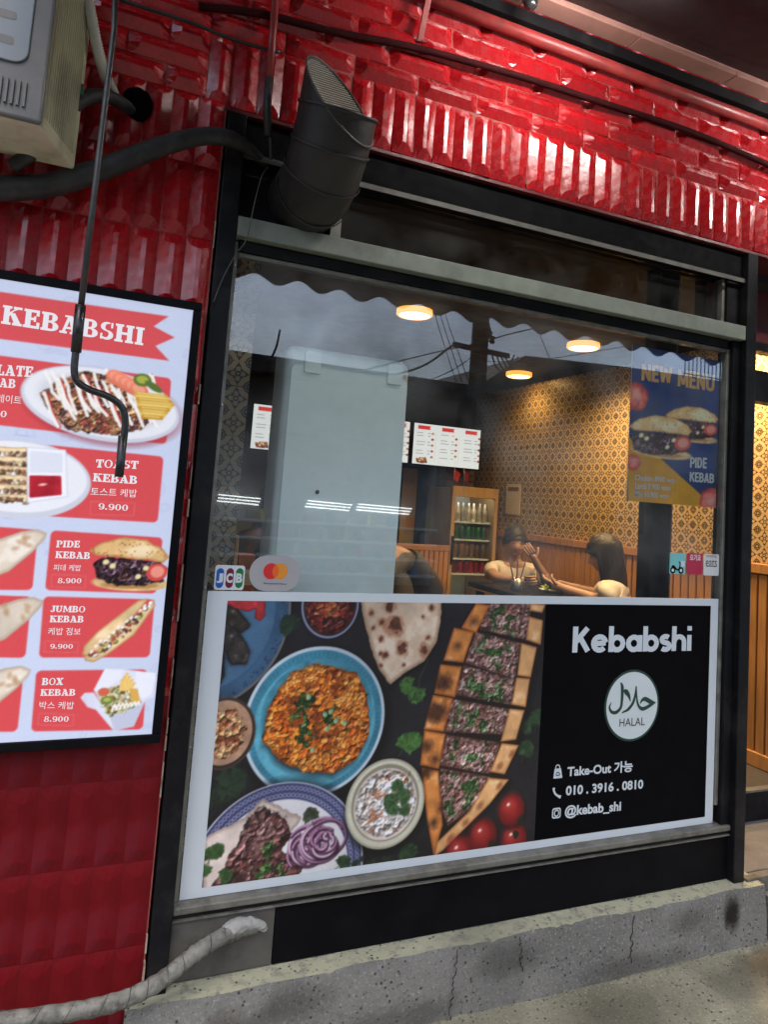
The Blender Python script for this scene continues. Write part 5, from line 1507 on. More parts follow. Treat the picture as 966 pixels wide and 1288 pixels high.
# jumbo kebab: long roll
a_, b_ = (388, 700), (690, 452)
mv.poly([B(372, 690), B(380, 655), B(440, 590), B(620, 452), B(660, 442), B(640, 470), B(560, 560), B(420, 700)], (224, 190, 140), rnd=.002, tex=(24, .18, (240, 214, 176), .6), edge=(.006, (180, 132, 80)))
mv.poly([B(380, 700), B(420, 690), B(560, 560), B(690, 448), B(694, 470), B(600, 600), B(480, 690), B(420, 722), B(384, 716)], (224, 192, 144), rnd=.002, tex=(24, .15), edge=(.006, (176, 130, 80)))
mv.scatter(in_poly([B(400, 690), B(560, 555), B(680, 450), B(676, 478), B(580, 590), B(470, 680), B(420, 704)]), 330, .0025, .0055, [(96, 60, 62), (70, 44, 52), (196, 84, 66), (132, 150, 70), (236, 228, 226), (120, 70, 56)])
for k in range(14): mv.ell(B(410 + k * 20, 670 - k * 16 + mv.R.uniform(-14, 14)), .0045, .003, (238, 234, 236), .8)
# box kebab
BX = [B(360, 885), B(378, 865), B(420, 862), B(450, 905), B(420, 850), B(470, 756), B(560, 758), B(612, 765), B(700, 790), B(690, 880), B(652, 900), B(600, 1015), B(510, 1035), B(430, 940), B(392, 928)]
mv.poly(BX, (206, 208, 228), soft=.003, tex=(6, .08)); mv.poly([B(612, 765), B(700, 775), B(680, 870), B(640, 890), B(600, 850)], (224, 226, 240)); mv.poly([B(425, 850), B(470, 757), B(552, 762), B(540, 800), B(455, 860)], (222, 224, 238))
mv.poly([B(490, 965), B(650, 905), B(600, 1015), B(512, 1033)], (186, 190, 214))
fill = [B(440, 870), B(500, 830), B(580, 840), B(630, 905), B(560, 950), B(490, 965), B(455, 920)]
mv.poly(fill, (196, 196, 150), warp=.004, tex=(60, .3)); mv.scatter(in_poly(fill), 200, .002, .005, [(222, 222, 190), (150, 170, 90), (170, 110, 70), (240, 236, 226), (130, 80, 56)])
for k in range(6): mv.stroke([B(540 + k * 9, 850), B(548 + k * 11, 780 + abs(k - 2) * 14)], .007, (226, 180, 90)); mv.stroke([B(540 + k * 9, 850), B(549 + k * 11, 784 + abs(k - 2) * 14)], .002, (246, 216, 140))
for k in range(5): mv.stroke([B(585 + k * 7, 850), B(600 + k * 6, 905)], .006, (216, 166, 76))
E_(B, 465, 860, 24, 18, (206, 96, 70)); E_(B, 480, 897, 26, 18, (110, 128, 56)); E_(B, 480, 895, 16, 9, (170, 180, 90))
for k in range(7): mv.stroke([B(500 + k * 18, 945 - k * 4), B(515 + k * 18, 915 - k * 2), B(525 + k * 17, 940 - k * 4)], .004, (238, 234, 230))
# rolled wraps cut by the picture edge
for (x, y) in ((205, 155), (188, 460), (132, 770)):
    q = [B(x, y - 8), B(x - 40, y - 24), B(x - 110, y - 14), B(x - 330, y + 60), B(x - 330, y + 220), B(x - 170, y + 160), B(x - 60, y + 70), B(x - 8, y + 14)]
    mv.poly(q, (214, 200, 184), rnd=.002, tex=(16, .14, (232, 222, 212), .58), edge=(.010, (176, 156, 136)))
    for k in range(6): mv.ell(B(x - 60 - mv.R.uniform(0, 110), y + mv.R.uniform(-5, 70)), .008, .005, (176, 136, 96), mv.R.uniform(0, 3), soft=.006, al=.6)
mv.finish(.92, 1, 1.5)
LIT = print_mat('backlit menu film', .35, .33)
mv.build('menu_film', LIT, menu, YMS, 1.0)
MB().flat([(MX0 + FRM, MZ0 + FRM), (-.4, MZ0 + FRM), (-.4, MZ1 - FRM), (MX0 + FRM, MZ1 - FRM)], YMS).build('menu_film', glow('menu white', srgb((192, 202, 230)), .33), menu)
LW = glow('backlit white letters', (.80, .80, .86), .38)
YML = YMS - .0008
lettering(menu, LW, [
    ('slab', 'KEBABSHI', A(2, 275), A(642, 374), A(2, 190)),
    ('slab', 'PLATE', A(-62, 505), A(144, 517), A(-62, 456)), ('slab', 'KEBAB', A(-116, 553), A(66, 567), A(-116, 512)),
    (.0, '플레이트', A(-58, 626), A(92, 640), A(-58, 588)), ('slab', '9.900', A(-110, 690), A(26, 698), A(-110, 660)),
    ('slab', 'TOAST', A(428, 923), A(619, 930), A(428, 886)), ('slab', 'KEBAB', A(415, 985), A(614, 998), A(415, 948)),
    (.0, '토스트 케밥', A(405, 1049), A(612, 1058), A(405, 1012)), ('slab', '9.900', B(440, 38), B(573, 45), B(440, 10)),
    ('slab', 'PIDE', B(250, 209), B(356, 210), B(250, 178)), ('slab', 'KEBAB', B(246, 257), B(402, 262), B(246, 226)),
    (.0, '피데 케밥', B(238, 314), B(361, 316), B(238, 285)), ('slab', '8.900', B(257, 370), B(363, 371), B(257, 347)),
    ('slab', 'JUMBO', B(224, 500), B(380, 502), B(224, 471)), ('slab', 'KEBAB', B(221, 546), B(373, 547), B(221, 516)),
    (.0, '케밥 점보', B(213, 603), B(359, 604), B(213, 570)), ('slab', '9.900', B(223, 664), B(325, 665), B(223, 643)),
    ('slab', 'BOX', B(185, 829), B(281, 828), B(185, 797)), ('slab', 'KEBAB', B(179, 877), B(336, 876), B(179, 847)),
    (.0, '박스 케밥', B(173, 936), B(329, 937), B(173, 902)), ('slab', '8.900', B(195, 993), B(306, 993), B(195, 969))], YML)

# ------------------------------------------------------------------ poster behind the glass
YPO = .012
post_ = thing('new_menu_poster', 'blue and mustard poster reading NEW MENU with two filled breads', 'poster', (2.05, YPO, 1.45))
D4 = S(766, 420, 3.79, YPO)
px0, pz1 = D4(110, 75); px1, pz0 = D4(522, 828)
px0, px1 = D4(102, 400)[0], D4(523, 400)[0]; pz1 = D4(300, 86)[1]; pz0 = D4(300, 812)[1]
MB().slab([(px0, pz0), (px1, pz0), (px1, pz1), (px0, pz1)], YPO + .0012, YPO + .003).build('poster_sheet', M['white_vinyl'], post_)
po = Canvas(px0, px1, pz0, pz1, .0028, (20, 46, 104))
po.C *= (1 + .7 * (fbm(po.X, po.Z, 5, 3) - .5))[..., None]
po.poly([D4(90, 480), D4(140, 540), D4(250, 595), D4(455, 780), D4(440, 850), D4(90, 850)], (198, 140, 26), tex=(7, .15))
ps = 1 / 3.79 / 270.0
for x, y, r in ((128, 297, 62), (490, 800, 62), (118, 612, 34)):
    c = D4(x, y); po.ell(c, r * ps, r * ps * .85, (176, 44, 44), soft=.008, warp=.15); po.ell(c, r * .8 * ps, r * .68 * ps, (206, 96, 88), soft=.016, warp=.4, tex=(60, .4)); po.ell((c[0] + .004, c[1] + .006), r * .34 * ps, r * .3 * ps, (222, 160, 140), soft=.02, warp=.8, al=.8)
pide_(po, lambda x, y: D4(x, y), 400, 430, .72, 1 / 3.79 / 255.0, 1 / 3.79 / 345.0)
pide_(po, lambda x, y: D4(x, y), 250, 490, .86, 1 / 3.79 / 255.0, 1 / 3.79 / 345.0)
po.finish(.9, 1, 2.5)
po.build('poster_print', print_mat('poster print', .5), post_, YPO, 1.45)
GOLD = pm('gold ink', (.62, .36, .13), .5, var=.1, scale=20)
lettering(post_, GOLD, [('tall', 'NEW', D4(155, 222), D4(302, 240), D4(155, 140)), ('tall', 'MENU', D4(328, 250), D4(503, 277), D4(328, 166))], YPO - .0008)
lettering(post_, M['white_vinyl'], [('tall', 'PIDE', D4(387, 638), D4(467, 642), D4(387, 586)), ('tall', 'KEBAB', D4(385, 705), D4(502, 714), D4(385, 655)),
    (.02, 'Chicken 8900 won', D4(125, 698), D4(318, 712), D4(125, 670)), (.02, 'Lamb 9.900 won', D4(125, 738), D4(292, 749), D4(125, 708)), (.02, 'Mix 10.900 won', D4(125, 776), D4(283, 786), D4(125, 748))], YPO - .0008)

# ------------------------------------------------------------------ stickers on the glass
YK_ = -.0045
G5 = S(240, 700, 9.66, YK_)
st1 = thing('card_sticker', 'small white sticker with blue, maroon and green bands at the glass corner', 'sticker', (.37, YK_, 1.2), 'payment stickers')
x0, z0 = G5(272, 403); x1, z1 = G5(662, 112)
MB().slab(rrect(x0, x1, z0, z1, .008), YK_, YK_ + .001).build('sticker_base', M['white_vinyl'], st1)
for k, (u0, u1, col, ch) in enumerate(((293, 408, (.01, .10, .42), 'J'), (412, 526, (.16, .006, .03), 'C'), (530, 642, (.015, .16, .03), 'B'))):
    a0, b0 = G5(u0, 382); a1, b1 = G5(u1, 142)
    MB().flat(rrect(a0, a1, b0, b1, .011), YK_ - .0004).build('colour_band', pm('band ink %d' % k, col, .45, var=.12), st1)
    zc = (b0 + b1) / 2
    lettering(st1, M['white_vinyl'], [(.05, ch, (a0 + .001, zc - .013), (a1 - .002, zc - .013), (a0, zc + .013))], YK_ - .0008)
st2 = thing('card_sticker', 'grey oval sticker with overlapping red and orange circles', 'sticker', (.52, YK_, 1.2), 'payment stickers')
H5 = S(260, 520, 3.22, YK_)
c0 = H5(273, 648); x0, z0 = H5(166, 718); x1, z1 = H5(383, 580)
MB().slab(rrect(x0, x1, z0, z1, (z1 - z0) * .48, 10), YK_, YK_ + .001).build('sticker_base', pm('grey vinyl', (.36, .34, .35), .4, var=.05), st2)
r1 = (H5(292, 640)[0] - H5(229, 640)[0]) / 2
ca, cb = H5(260, 639), H5(296, 640)
MB().flat(disc_pts(cb[0], cb[1], r1, r1, 36), YK_ - .0004).build('orange_circle', pm('orange ink', (.70, .25, .02), .45, var=.04), st2)
MB().flat(disc_pts(ca[0], ca[1], r1, r1, 36), YK_ - .0007).build('red_circle', pm('red ink', (.60, .02, .02), .45, var=.04), st2)
dd = (cb[0] - ca[0]) / 2; th = math.acos(dd / r1); lens = [(ca[0] + r1 * math.cos(a), ca[1] + r1 * math.sin(a)) for a in np.linspace(-th, th, 14)] + [(cb[0] + r1 * math.cos(a), cb[1] + r1 * math.sin(a)) for a in np.linspace(math.pi - th, math.pi + th, 14)]
MB().flat(lens, YK_ - .0010).build('overlap', pm('deep orange ink', (.75, .12, .01), .45, var=.04), st2)
lettering(st2, M['black_vinyl'], [(.0, 'Accepted Here', H5(228, 693), H5(322, 697), H5(228, 683))], YK_ - .0006)

J4 = S(766, 420, 3.79, YK_)
def dsticker(xa, xb, ya, yb, col, label, nm):
    t = thing('delivery_sticker', label, 'sticker', (J4(xa, yb)[0], YK_, J4(xa, yb)[1]), 'delivery stickers')
    x0, z0 = J4(xa, yb); x1, z1 = J4(xb, ya)
    MB().slab(rrect(x0, x1, z0, z1, .006), YK_, YK_ + .001).build('sticker_base', pm(nm, col, .45, var=.05), t)
    return t, x0, x1, z0, z1
t, x0, x1, z0, z1 = dsticker(290, 368, 1046, 1144, (.18, .50, .50), 'teal square sticker with a black scooter outline', 'teal vinyl')
w = x1 - x0; h = z1 - z0; K_ = lambda u, v: (x0 + u * w, z0 + v * h)
for u in (.2, .72):
    MB().flat(disc_pts(*K_(u, .18), .0125, .0125, 20), YK_ - .0004).build('scooter_wheel', M['black_vinyl'], t)
    MB().flat(disc_pts(*K_(u, .18), .006, .006, 16), YK_ - .0007).build('wheel_hub', M['white_vinyl'], t)
ribbon([K_(.12, .34), K_(.25, .36), K_(.45, .22), K_(.6, .26), K_(.66, .5), K_(.56, .58)], [.006, .009, .006, .006, .005, .004], YK_ - .0005).build('scooter_body', M['black_vinyl'], t)
MB().flat([K_(.7, .36), K_(.94, .36), K_(.94, .62), K_(.7, .62)], YK_ - .0005).build('parcel_box', M['white_vinyl'], t)
t, x0, x1, z0, z1 = dsticker(371, 450, 1048, 1146, (.42, .02, .06), 'red square sticker with white Korean lettering', 'crimson vinyl')
lettering(t, M['white_vinyl'], [(.03, '요기요', (x0 + .014, z0 + .050), (x1 - .010, z0 + .050), (x0, z0 + .074))], YK_ - .0004)
t, x0, x1, z0, z1 = dsticker(452, 528, 1052, 1151, (.62, .62, .62), 'white square sticker reading eats', 'off white vinyl')
lettering(t, M['black_vinyl'], [(.0, 'eats', (x0 + .010, z0 + .032), (x1 - .012, z0 + .032), (x0, z0 + .060))], YK_ - .0004)
lettering(t, pm('brown ink', (.16, .05, .02), .5), [(.0, 'coupang', (x0 + .012, z0 + .064), (x1 - .014, z0 + .064), (x0, z0 + .076))], YK_ - .0004)
# ------------------------------------------------------------------ things inside the shop
def uv_box(mb, name, mat, parent, s=TS):
    """A box whose faces carry tile-sized square coordinates."""
    me = mb.mesh(name); ul_ = me.uv_layers.new(name='UVMap')
    for p in me.polygons:
        n_ = p.normal
        for li in p.loop_indices:
            c = me.vertices[me.loops[li].vertex_index].co
            u, v = (c.y, c.z) if abs(n_.x) > .5 else (c.x, c.z)
            ul_.data[li].uv = ((u / s) % 1.0001, (v / s) % 1.0001)
    me.materials.append(mat)
    return link(name, me, parent)


# tiled pier just behind the glass corner: each face tile a piece of its own
pier = thing('tiled_pier', 'narrow pier faced with ornamental tiles behind the glass corner', 'pier', (.45, .45, FLOOR_Z))
MB().box(.30, .478, .36, .62, FLOOR_Z, ZC).build('pier_core', M['dark_wall'], pier)
pt = bpy.data.meshes.new('tile'); e = TS * .5 - .0012
pv_ = [(-e, -.006, -e), (e, -.006, -e), (e, -.006, e), (-e, -.006, e), (-e, 0, -e), (e, 0, -e), (e, 0, e), (-e, 0, e)]
pt.from_pydata(pv_, [], [(0, 1, 2, 3), (1, 0, 4, 5), (2, 1, 5, 6), (3, 2, 6, 7), (0, 3, 7, 4)])
ul = pt.uv_layers.new(name='UVMap')
for lp in pt.loops:
    v = pv_[lp.vertex_index]; ul.data[lp.index].uv = (v[0] / TS + .5, v[2] / TS + .5)
pt.materials.append(M['motif'])
for k in range(13):
    o = link('tile', pt, pier, (.393, .3595, FLOOR_Z + .09 + TS * k))

cab = thing('white_cabinet', 'tall white rounded appliance cabinet standing close behind the glass', 'cabinet', (.76, .25, FLOOR_Z))
MB().box(.545, .975, .15, .325, FLOOR_Z + .03, 1.938).build('cabinet_shell', M['white_plastic'], cab, .034, 6)
MB().slab(rrect(.560, .962, FLOOR_Z + .05, 1.875, .022), .1445, .1495).build('door_panel', M['white_plastic'], cab, .002, 3)
for x in (.60, .885):
    MB().slab(rrect(x, x + .055, 1.850, 1.922, .008), .136, .1495).build('hinge_cover', M['white_plastic'], cab, .003)
MB().lathe([(.0, -.004), (.006, -.003), (.007, 0)], at(399, 619, .143), 14, 'Y').build('lock_hole', M['black'], cab)
MB().box(.57, .60, .17, .30, FLOOR_Z, FLOOR_Z + .03).box(.92, .95, .17, .30, FLOOR_Z, FLOOR_Z + .03).build('foot', M['black'], cab)

ipost = thing('steel_post', 'black steel post standing behind the glass under the poster', 'post', (2.12, .24, FLOOR_Z))
MB().box(2.092, 2.19, .20, .28, FLOOR_Z, ZC).build('post_tube', M['black'], ipost, .004)
MB().box(2.1905, 2.199, .205, .225, FLOOR_Z, ZC).build('edge_strip', M['alu_dark'], ipost)

# glass-door drinks fridge
FX0_, FX1_, FY0, FY1, FZT = 2.675, 3.095, 2.95, 3.40, 1.60
fr_ = thing('drinks_fridge', 'wood veneered drinks fridge with glass door and lit shelves', 'fridge', (2.88, 3.2, FLOOR_Z))
MB().box(FX0_, FX0_ + .02, FY0 + .04, FY1, FLOOR_Z, FZT).build('side_panel', M['wood_pale'], fr_, .003)
MB().box(FX1_ - .02, FX1_, FY0 + .04, FY1, FLOOR_Z, FZT).build('side_panel', M['wood_pale'], fr_, .003)
MB().box(FX0_ + .0205, FX1_ - .0205, FY0 + .04, FY1, FZT - .02, FZT).build('top_panel', M['wood_pale'], fr_, .003)
MB().box(FX0_ + .0205, FX1_ - .0205, FY0 + .04, FY1, FLOOR_Z, FLOOR_Z + .12).build('plinth', M['wood_pale'], fr_, .003)
MB().box(FX0_ + .0205, FX1_ - .0205, FY1 - .02, FY1 - .001, FLOOR_Z + .1205, FZT - .0205).build('back_panel', M['white_plastic'], fr_)
MB().box(FX0_, FX1_, FY0, FY0 + .038, FZT - .07, FZT + .012).build('door_frame', M['wood_pale'], fr_, .003)
MB().box(FX0_, FX1_, FY0, FY0 + .038, FLOOR_Z + .02, FLOOR_Z + .14).build('door_frame', M['wood_pale'], fr_, .003)
MB().box(FX0_, FX0_ + .032, FY0 + .001, FY0 + .0375, FLOOR_Z + .1405, FZT - .0705).build('door_frame', M['wood_pale'], fr_, .003)
MB().box(FX1_ - .032, FX1_, FY0 + .001, FY0 + .0375, FLOOR_Z + .1405, FZT - .0705).build('door_frame', M['wood_pale'], fr_, .003)
MB().box(FX0_ + .0325, FX1_ - .0325, FY0 + .015, FY0 + .02, FLOOR_Z + .1405, FZT - .0705).build('door_glass', glass_mat('fridge glass', (.95, .97, .97), .8, .0), fr_)
MB().box(FX0_ + .010, FX0_ + .022, FY0 - .028, FY0 - .001, 1.0, 1.22).build('door_handle', M['black'], fr_, .003)
MB().box(FX0_ + .06, FX1_ - .06, FY0 + .055, FY0 + .075, FZT - .036, FZT - .022).build('light_strip', glow('fridge light', (.95, .98, 1.0), 6.0), fr_)
SH = [1.335, 1.195, 1.045, .925, .70]
for z in SH: MB().box(FX0_ + .024, FX1_ - .024, FY0 + .06, FY1 - .03, z - .012, z).build('shelf', M['white_plastic'], fr_)


def can_mesh(nm, r, h, mat, bottle=False):
    b = MB()
    prof = [(r * .85, 0), (r, .008), (r, h * .62), (r * .45, h * .8), (r * .4, h)] if bottle else [(r * .82, 0), (r, .008), (r, h - .010), (r * .8, h), (r * .78, h - .003), (0, h - .003)]
    b.lathe(prof, (0, 0, 0), 14); me = b.mesh(nm); me.materials.append(mat); return me


for z, nm, lab, col, r, h, bt in ((SH[0], 'milk_bottle', 'cream coloured drink bottles on the top fridge shelf', (.55, .5, .38), .022, .15, True), (SH[1], 'drink_can', 'green drink cans on the second fridge shelf', (.02, .16, .06), .023, .105, False),
                              (SH[2], 'drink_can', 'brown and gold drink cans on the third fridge shelf', (.25, .14, .06), .023, .115, False), (SH[3], 'drink_can', 'red drink cans on the fourth fridge shelf', (.36, .015, .02), .023, .10, False)):
    me = can_mesh(nm, r, h, pm(lab[:18] + ' paint', col, .3, .3, var=.5, scale=25, rnd=.45), bt)
    for k in range(7):
        o = link(nm, me, None, (FX0_ + .058 + k * .051, FY0 + .11 + random.uniform(-.01, .01), z)); o.rotation_euler = (0, 0, random.uniform(0, 6))
        tag(o, 'one of the ' + lab, 'bottle' if bt else 'can', lab)

for k, (x, lab, tilt) in enumerate(((2.72, 'small red flag with white crescent standing on the fridge', .10), (2.83, 'plain dark red flag standing on the fridge', -.12))):
    fl = thing('desk_flag', lab, 'flag', (x, 3.05, FZT))
    MB().lathe([(.02, 0), (.02, .008), (.0, .012)], (x, 3.05, FZT + .0005), 12).build('flag_base', M['black'], fl)
    b = MB(); b.tube([(x, 3.05, FZT + .01), (x + tilt * .12, 3.05, FZT + .16)], .0025, 6); b.build('flag_pole', M['steel'], fl)
    b = MB(); nn = 6
    for i in range(nn + 1):
        for j in (0, 1): b.v.append((x + tilt * .12 * (1 - j * .5) + i * .010 * (1 - .3 * j), 3.05 + .008 * math.sin(i * 1.3), FZT + .155 - i * .008 - j * (.085 - i * .002)))
    for i in range(nn): b.f.append((2 * i, 2 * i + 2, 2 * i + 3, 2 * i + 1)); b.sm.append(True)
    b.build('flag_cloth', pm('flag red %d' % k, (.5, .02, .015) if k == 0 else (.25, .01, .015), .7), fl)

# menu screens hung in front of the back wall
SCR = print_mat('lit menu screen', .3, .42)
for k, (x0, lab) in enumerate(((2.42, 'lit white menu screen above the drinks fridge'), (1.76, 'lit menu screen mostly hidden behind the white cabinet'), (1.10, 'lit menu screen between tiled pier and white cabinet'))):
    s_ = thing('menu_screen', lab, 'screen', (x0 + .31, 3.25, 1.77), 'menu screens in a row')
    z0, z1, x1 = 1.772, 2.102, x0 + .62
    MB().box(x0 - .012, x1 + .012, 3.204, 3.24, z0 - .012, z1 + .012).build('screen_body', M['black_lac'], s_, .004)
    MB().box(x0 + .25, x0 + .37, 3.2405, YB - .003, 1.88, 2.0).build('wall_mount', M['black'], s_)
    c_ = Canvas(x0, x1, z0, z1, .0042, (222, 226, 226))
    for j in range(3):
        xc = x0 + .09 + j * .22
        c_.poly([(xc - .055, z1 - .045), (xc + .06, z1 - .045), (xc + .052, z1 - .03), (xc + .06, z1 - .015), (xc - .055, z1 - .015)], (206, 50, 46))
        for i in range(9):
            zz = z1 - .075 - i * .024
            if (i + j) % 3 != 2:
                c_.stroke([(xc - .06, zz), (xc + c_.R.uniform(-.01, .02), zz)], .005, (120, 124, 126), .8); c_.stroke([(xc + .04, zz), (xc + .06, zz)], .005, (110, 114, 118), .8)
            if i % 2 == j % 2: c_.ell((xc + .082, zz), .012, .009, ((170, 110, 60), (196, 160, 70), (150, 60, 50), (90, 110, 50))[(i + j) % 4], tex=(80, .5))
        if j: c_.stroke([(xc - .11, z0 + .02), (xc - .11, z1 - .06)], .002, (190, 194, 196))
    c_.scatter((x0 + .03, x0 + .13, z0 + .015, z0 + .05, lambda x, z: True), 40, .006, .012, [(170, 110, 66), (190, 60, 50), (214, 180, 120), (120, 80, 50)])
    c_.build('display', SCR, s_, 3.2025, 1.0)

# wooden booth screen
bs = thing('booth_screen', 'amber wooden slatted booth screen beside the drinks fridge', 'partition', (2.38, 2.95, FLOOR_Z))
MB().box(2.10, 2.655, 2.925, 2.955, FLOOR_Z, 1.10).build('board', M['wood'], bs)
MB().box(2.09, 2.662, 2.91, 2.96, 1.1005, 1.145).build('top_rail', M['wood'], bs, .004)
for k in range(13):
    MB().box(2.108 + k * .042, 2.138 + k * .042, 2.912, 2.9245, FLOOR_Z + .03, 1.098).build('slat', M['wood'], bs)
nt_ = thing('wall_notice', 'cream notice card on the patterned wall beside the fridge', 'notice', (XR, 2.80, 1.45))
MB().box(XR - .004, XR + .002, 2.72, 2.92, 1.42, 1.66).build('card_sheet', M['card'], nt_)
MB().box(XR - .0055, XR - .0042, 2.745, 2.895, 1.605, 1.635).build('heading_strip', pm('brown heading ink', (.2, .05, .03), .6), nt_)
bd = thing('box_shelf', 'stack of flat brown boxes behind the fridge flags', 'boxes', (3.0, 3.5, 1.6))
for k in range(4): MB().box(2.86, 3.13, 3.42, 3.58, 1.62 + k * .052, 1.666 + k * .052).build('flat_box', pm('brown carton %d' % k, (.16, .10, .06), .8, var=.2), bd, .003)
MB().box(2.84, 3.145, 3.405, 3.595, 1.60, 1.618).build('shelf_board', M['dark_wall'], bd)

# dining table with cutlery jar, greens and phone
tb = thing('dining_table', 'dark dining table between the two seated diners', 'table', (2.6, 1.75, FLOOR_Z))
MB().box(2.32, 3.0, 1.42, 2.02, .955, .985).build('table_top', M['black_lac'], tb, .004)
MB().box(2.315, 3.005, 1.415, 2.025, .946, .9545).build('edge_band', M['wood_pale'], tb)
for x, y in ((2.38, 1.48), (2.94, 1.48), (2.38, 1.96), (2.94, 1.96)): MB().box(x - .02, x + .02, y - .02, y + .02, FLOOR_Z, .9455).build('leg', M['black'], tb)
jr = thing('cutlery_jar', 'small jar of dark chopsticks on the dining table', 'jar', (2.42, 1.62, .986))
MB().lathe([(.03, 0), (.035, .01), (.035, .075), (.031, .075), (.031, .012), (0, .012)], (2.42, 1.62, .9862), 16).build('jar_body', M['steel'], jr)
for k in range(6):
    a = k * 1.05
    b = MB(); b.tube([(2.42 + .01 * math.cos(a), 1.62 + .01 * math.sin(a), 1.0), (2.42 + .055 * math.cos(a), 1.62 + .05 * math.sin(a), 1.155 + .01 * (k % 3))], .0032, 6); b.build('chopstick', pm('dark red lacquer', (.07, .015, .012), .35) if k == 0 else bpy.data.materials['dark red lacquer'], jr)
gp = thing('salad_plate', 'plate of yellow green salad on the dining table', 'plate', (2.66, 1.6, .986))
MB().lathe([(.04, 0), (.075, .012), (.078, .014), (.04, .004), (0, .004)], (2.66, 1.6, .9862), 20).build('dish', M['white_plastic'], gp)
b = MB()
for k in range(90):
    a, r = random.uniform(0, 6.28), random.uniform(0, .055); z = 1.0 + random.uniform(0, .05) * (1 - r / .07)
    c = Vector((2.66 + r * math.cos(a), 1.6 + r * math.sin(a), z)); u = Vector((random.uniform(-1, 1), random.uniform(-1, 1), random.uniform(-.3, 1))).normalized() * .016; v = u.orthogonal().normalized() * .011
    b.add([c - u, c + v, c + u, c - v], [(0, 1, 2, 3)])
b.build('salad', pm('yellow green leaf', (.30, .36, .05), .5, var=.5, scale=60), gp)['kind'] = 'stuff'

# ------------------------------------------------------------------ people
def head_mesh(bm, c, face, s=1.0, tilt=0.0):
    """A head with brow, nose, lips, chin and ears; face is the direction it looks in."""
    f_ = Vector((face[0], face[1], 0)).normalized(); r_ = Vector((f_.y, -f_.x, 0)); u = Vector((0, 0, 1))
    f_, u = f_ * math.cos(tilt) - u * math.sin(tilt), u * math.cos(tilt) + f_ * math.sin(tilt)
    nu, nv = 28, 20; rows_ = []
    for j in range(nv + 1):
        ph = math.pi * j / nv; row = []
        for i in range(nu):
            th_ = 2 * math.pi * i / nu
            x, y, z = math.sin(ph) * math.sin(th_), math.sin(ph) * math.cos(th_), math.cos(ph)
            wx, wy, wz = .073, .092, .112
            k = 1.0
            if z < -.1: k = 1 - .42 * ((-z - .1) / .9) ** 1.3       # jaw narrows
            X, Y, Z = x * wx * k, y * wy * (1 - .12 * max(0, -z)), z * wz
            if y > 0:
                Y += .020 * math.exp(-(x / .16) ** 2 - ((z + .12) / .16) ** 2)            # nose
                Y += .006 * math.exp(-(x / .3) ** 2 - ((z + .50) / .10) ** 2)              # lips
                Y += .008 * math.exp(-(x / .3) ** 2 - ((z + .82) / .14) ** 2)              # chin
                Y -= .010 * (math.exp(-((x - .38) / .2) ** 2 - ((z - .08) / .13) ** 2) + math.exp(-((x + .38) / .2) ** 2 - ((z - .08) / .13) ** 2))
            if abs(x) > .9 and -.25 < z < .25 and abs(y) < .3: X *= 1.10
            row.append(bm.verts.new(c + (r_ * X + f_ * Y + u * Z) * s))
        rows_.append(row)
    for j in range(nv):
        for i in range(nu):
            try: bm.faces.new((rows_[j][i], rows_[j][(i + 1) % nu], rows_[j + 1][(i + 1) % nu], rows_[j + 1][i]))
            except ValueError: pass
    return f_, r_, u


def skin_mesh(joints, bones, grow=0.0):
    """A continuous tapering surface grown over a skeleton of joints (position, radius)."""
    me = bpy.data.meshes.new('body'); names = list(joints)
    me.from_pydata([joints[k][0] for k in names], [(names.index(a), names.index(b)) for a, b in bones], [])
    o = bpy.data.objects.new('body', me); COL.objects.link(o)
    o.modifiers.new('skin', 'SKIN'); sl = me.skin_vertices[0].data
    for i, k in enumerate(names):
        r = joints[k][1]; r = (r, r) if not isinstance(r, tuple) else r
        sl[i].radius = (r[0] + grow, r[1] + grow)
    sl[0].use_root = True
    sb = o.modifiers.new('sub', 'SUBSURF'); sb.levels = 2; sb.render_levels = 2
    ev = bpy.data.meshes.new_from_object(o.evaluated_get(bpy.context.evaluated_depsgraph_get()))
    bpy.data.objects.remove(o)
    return ev


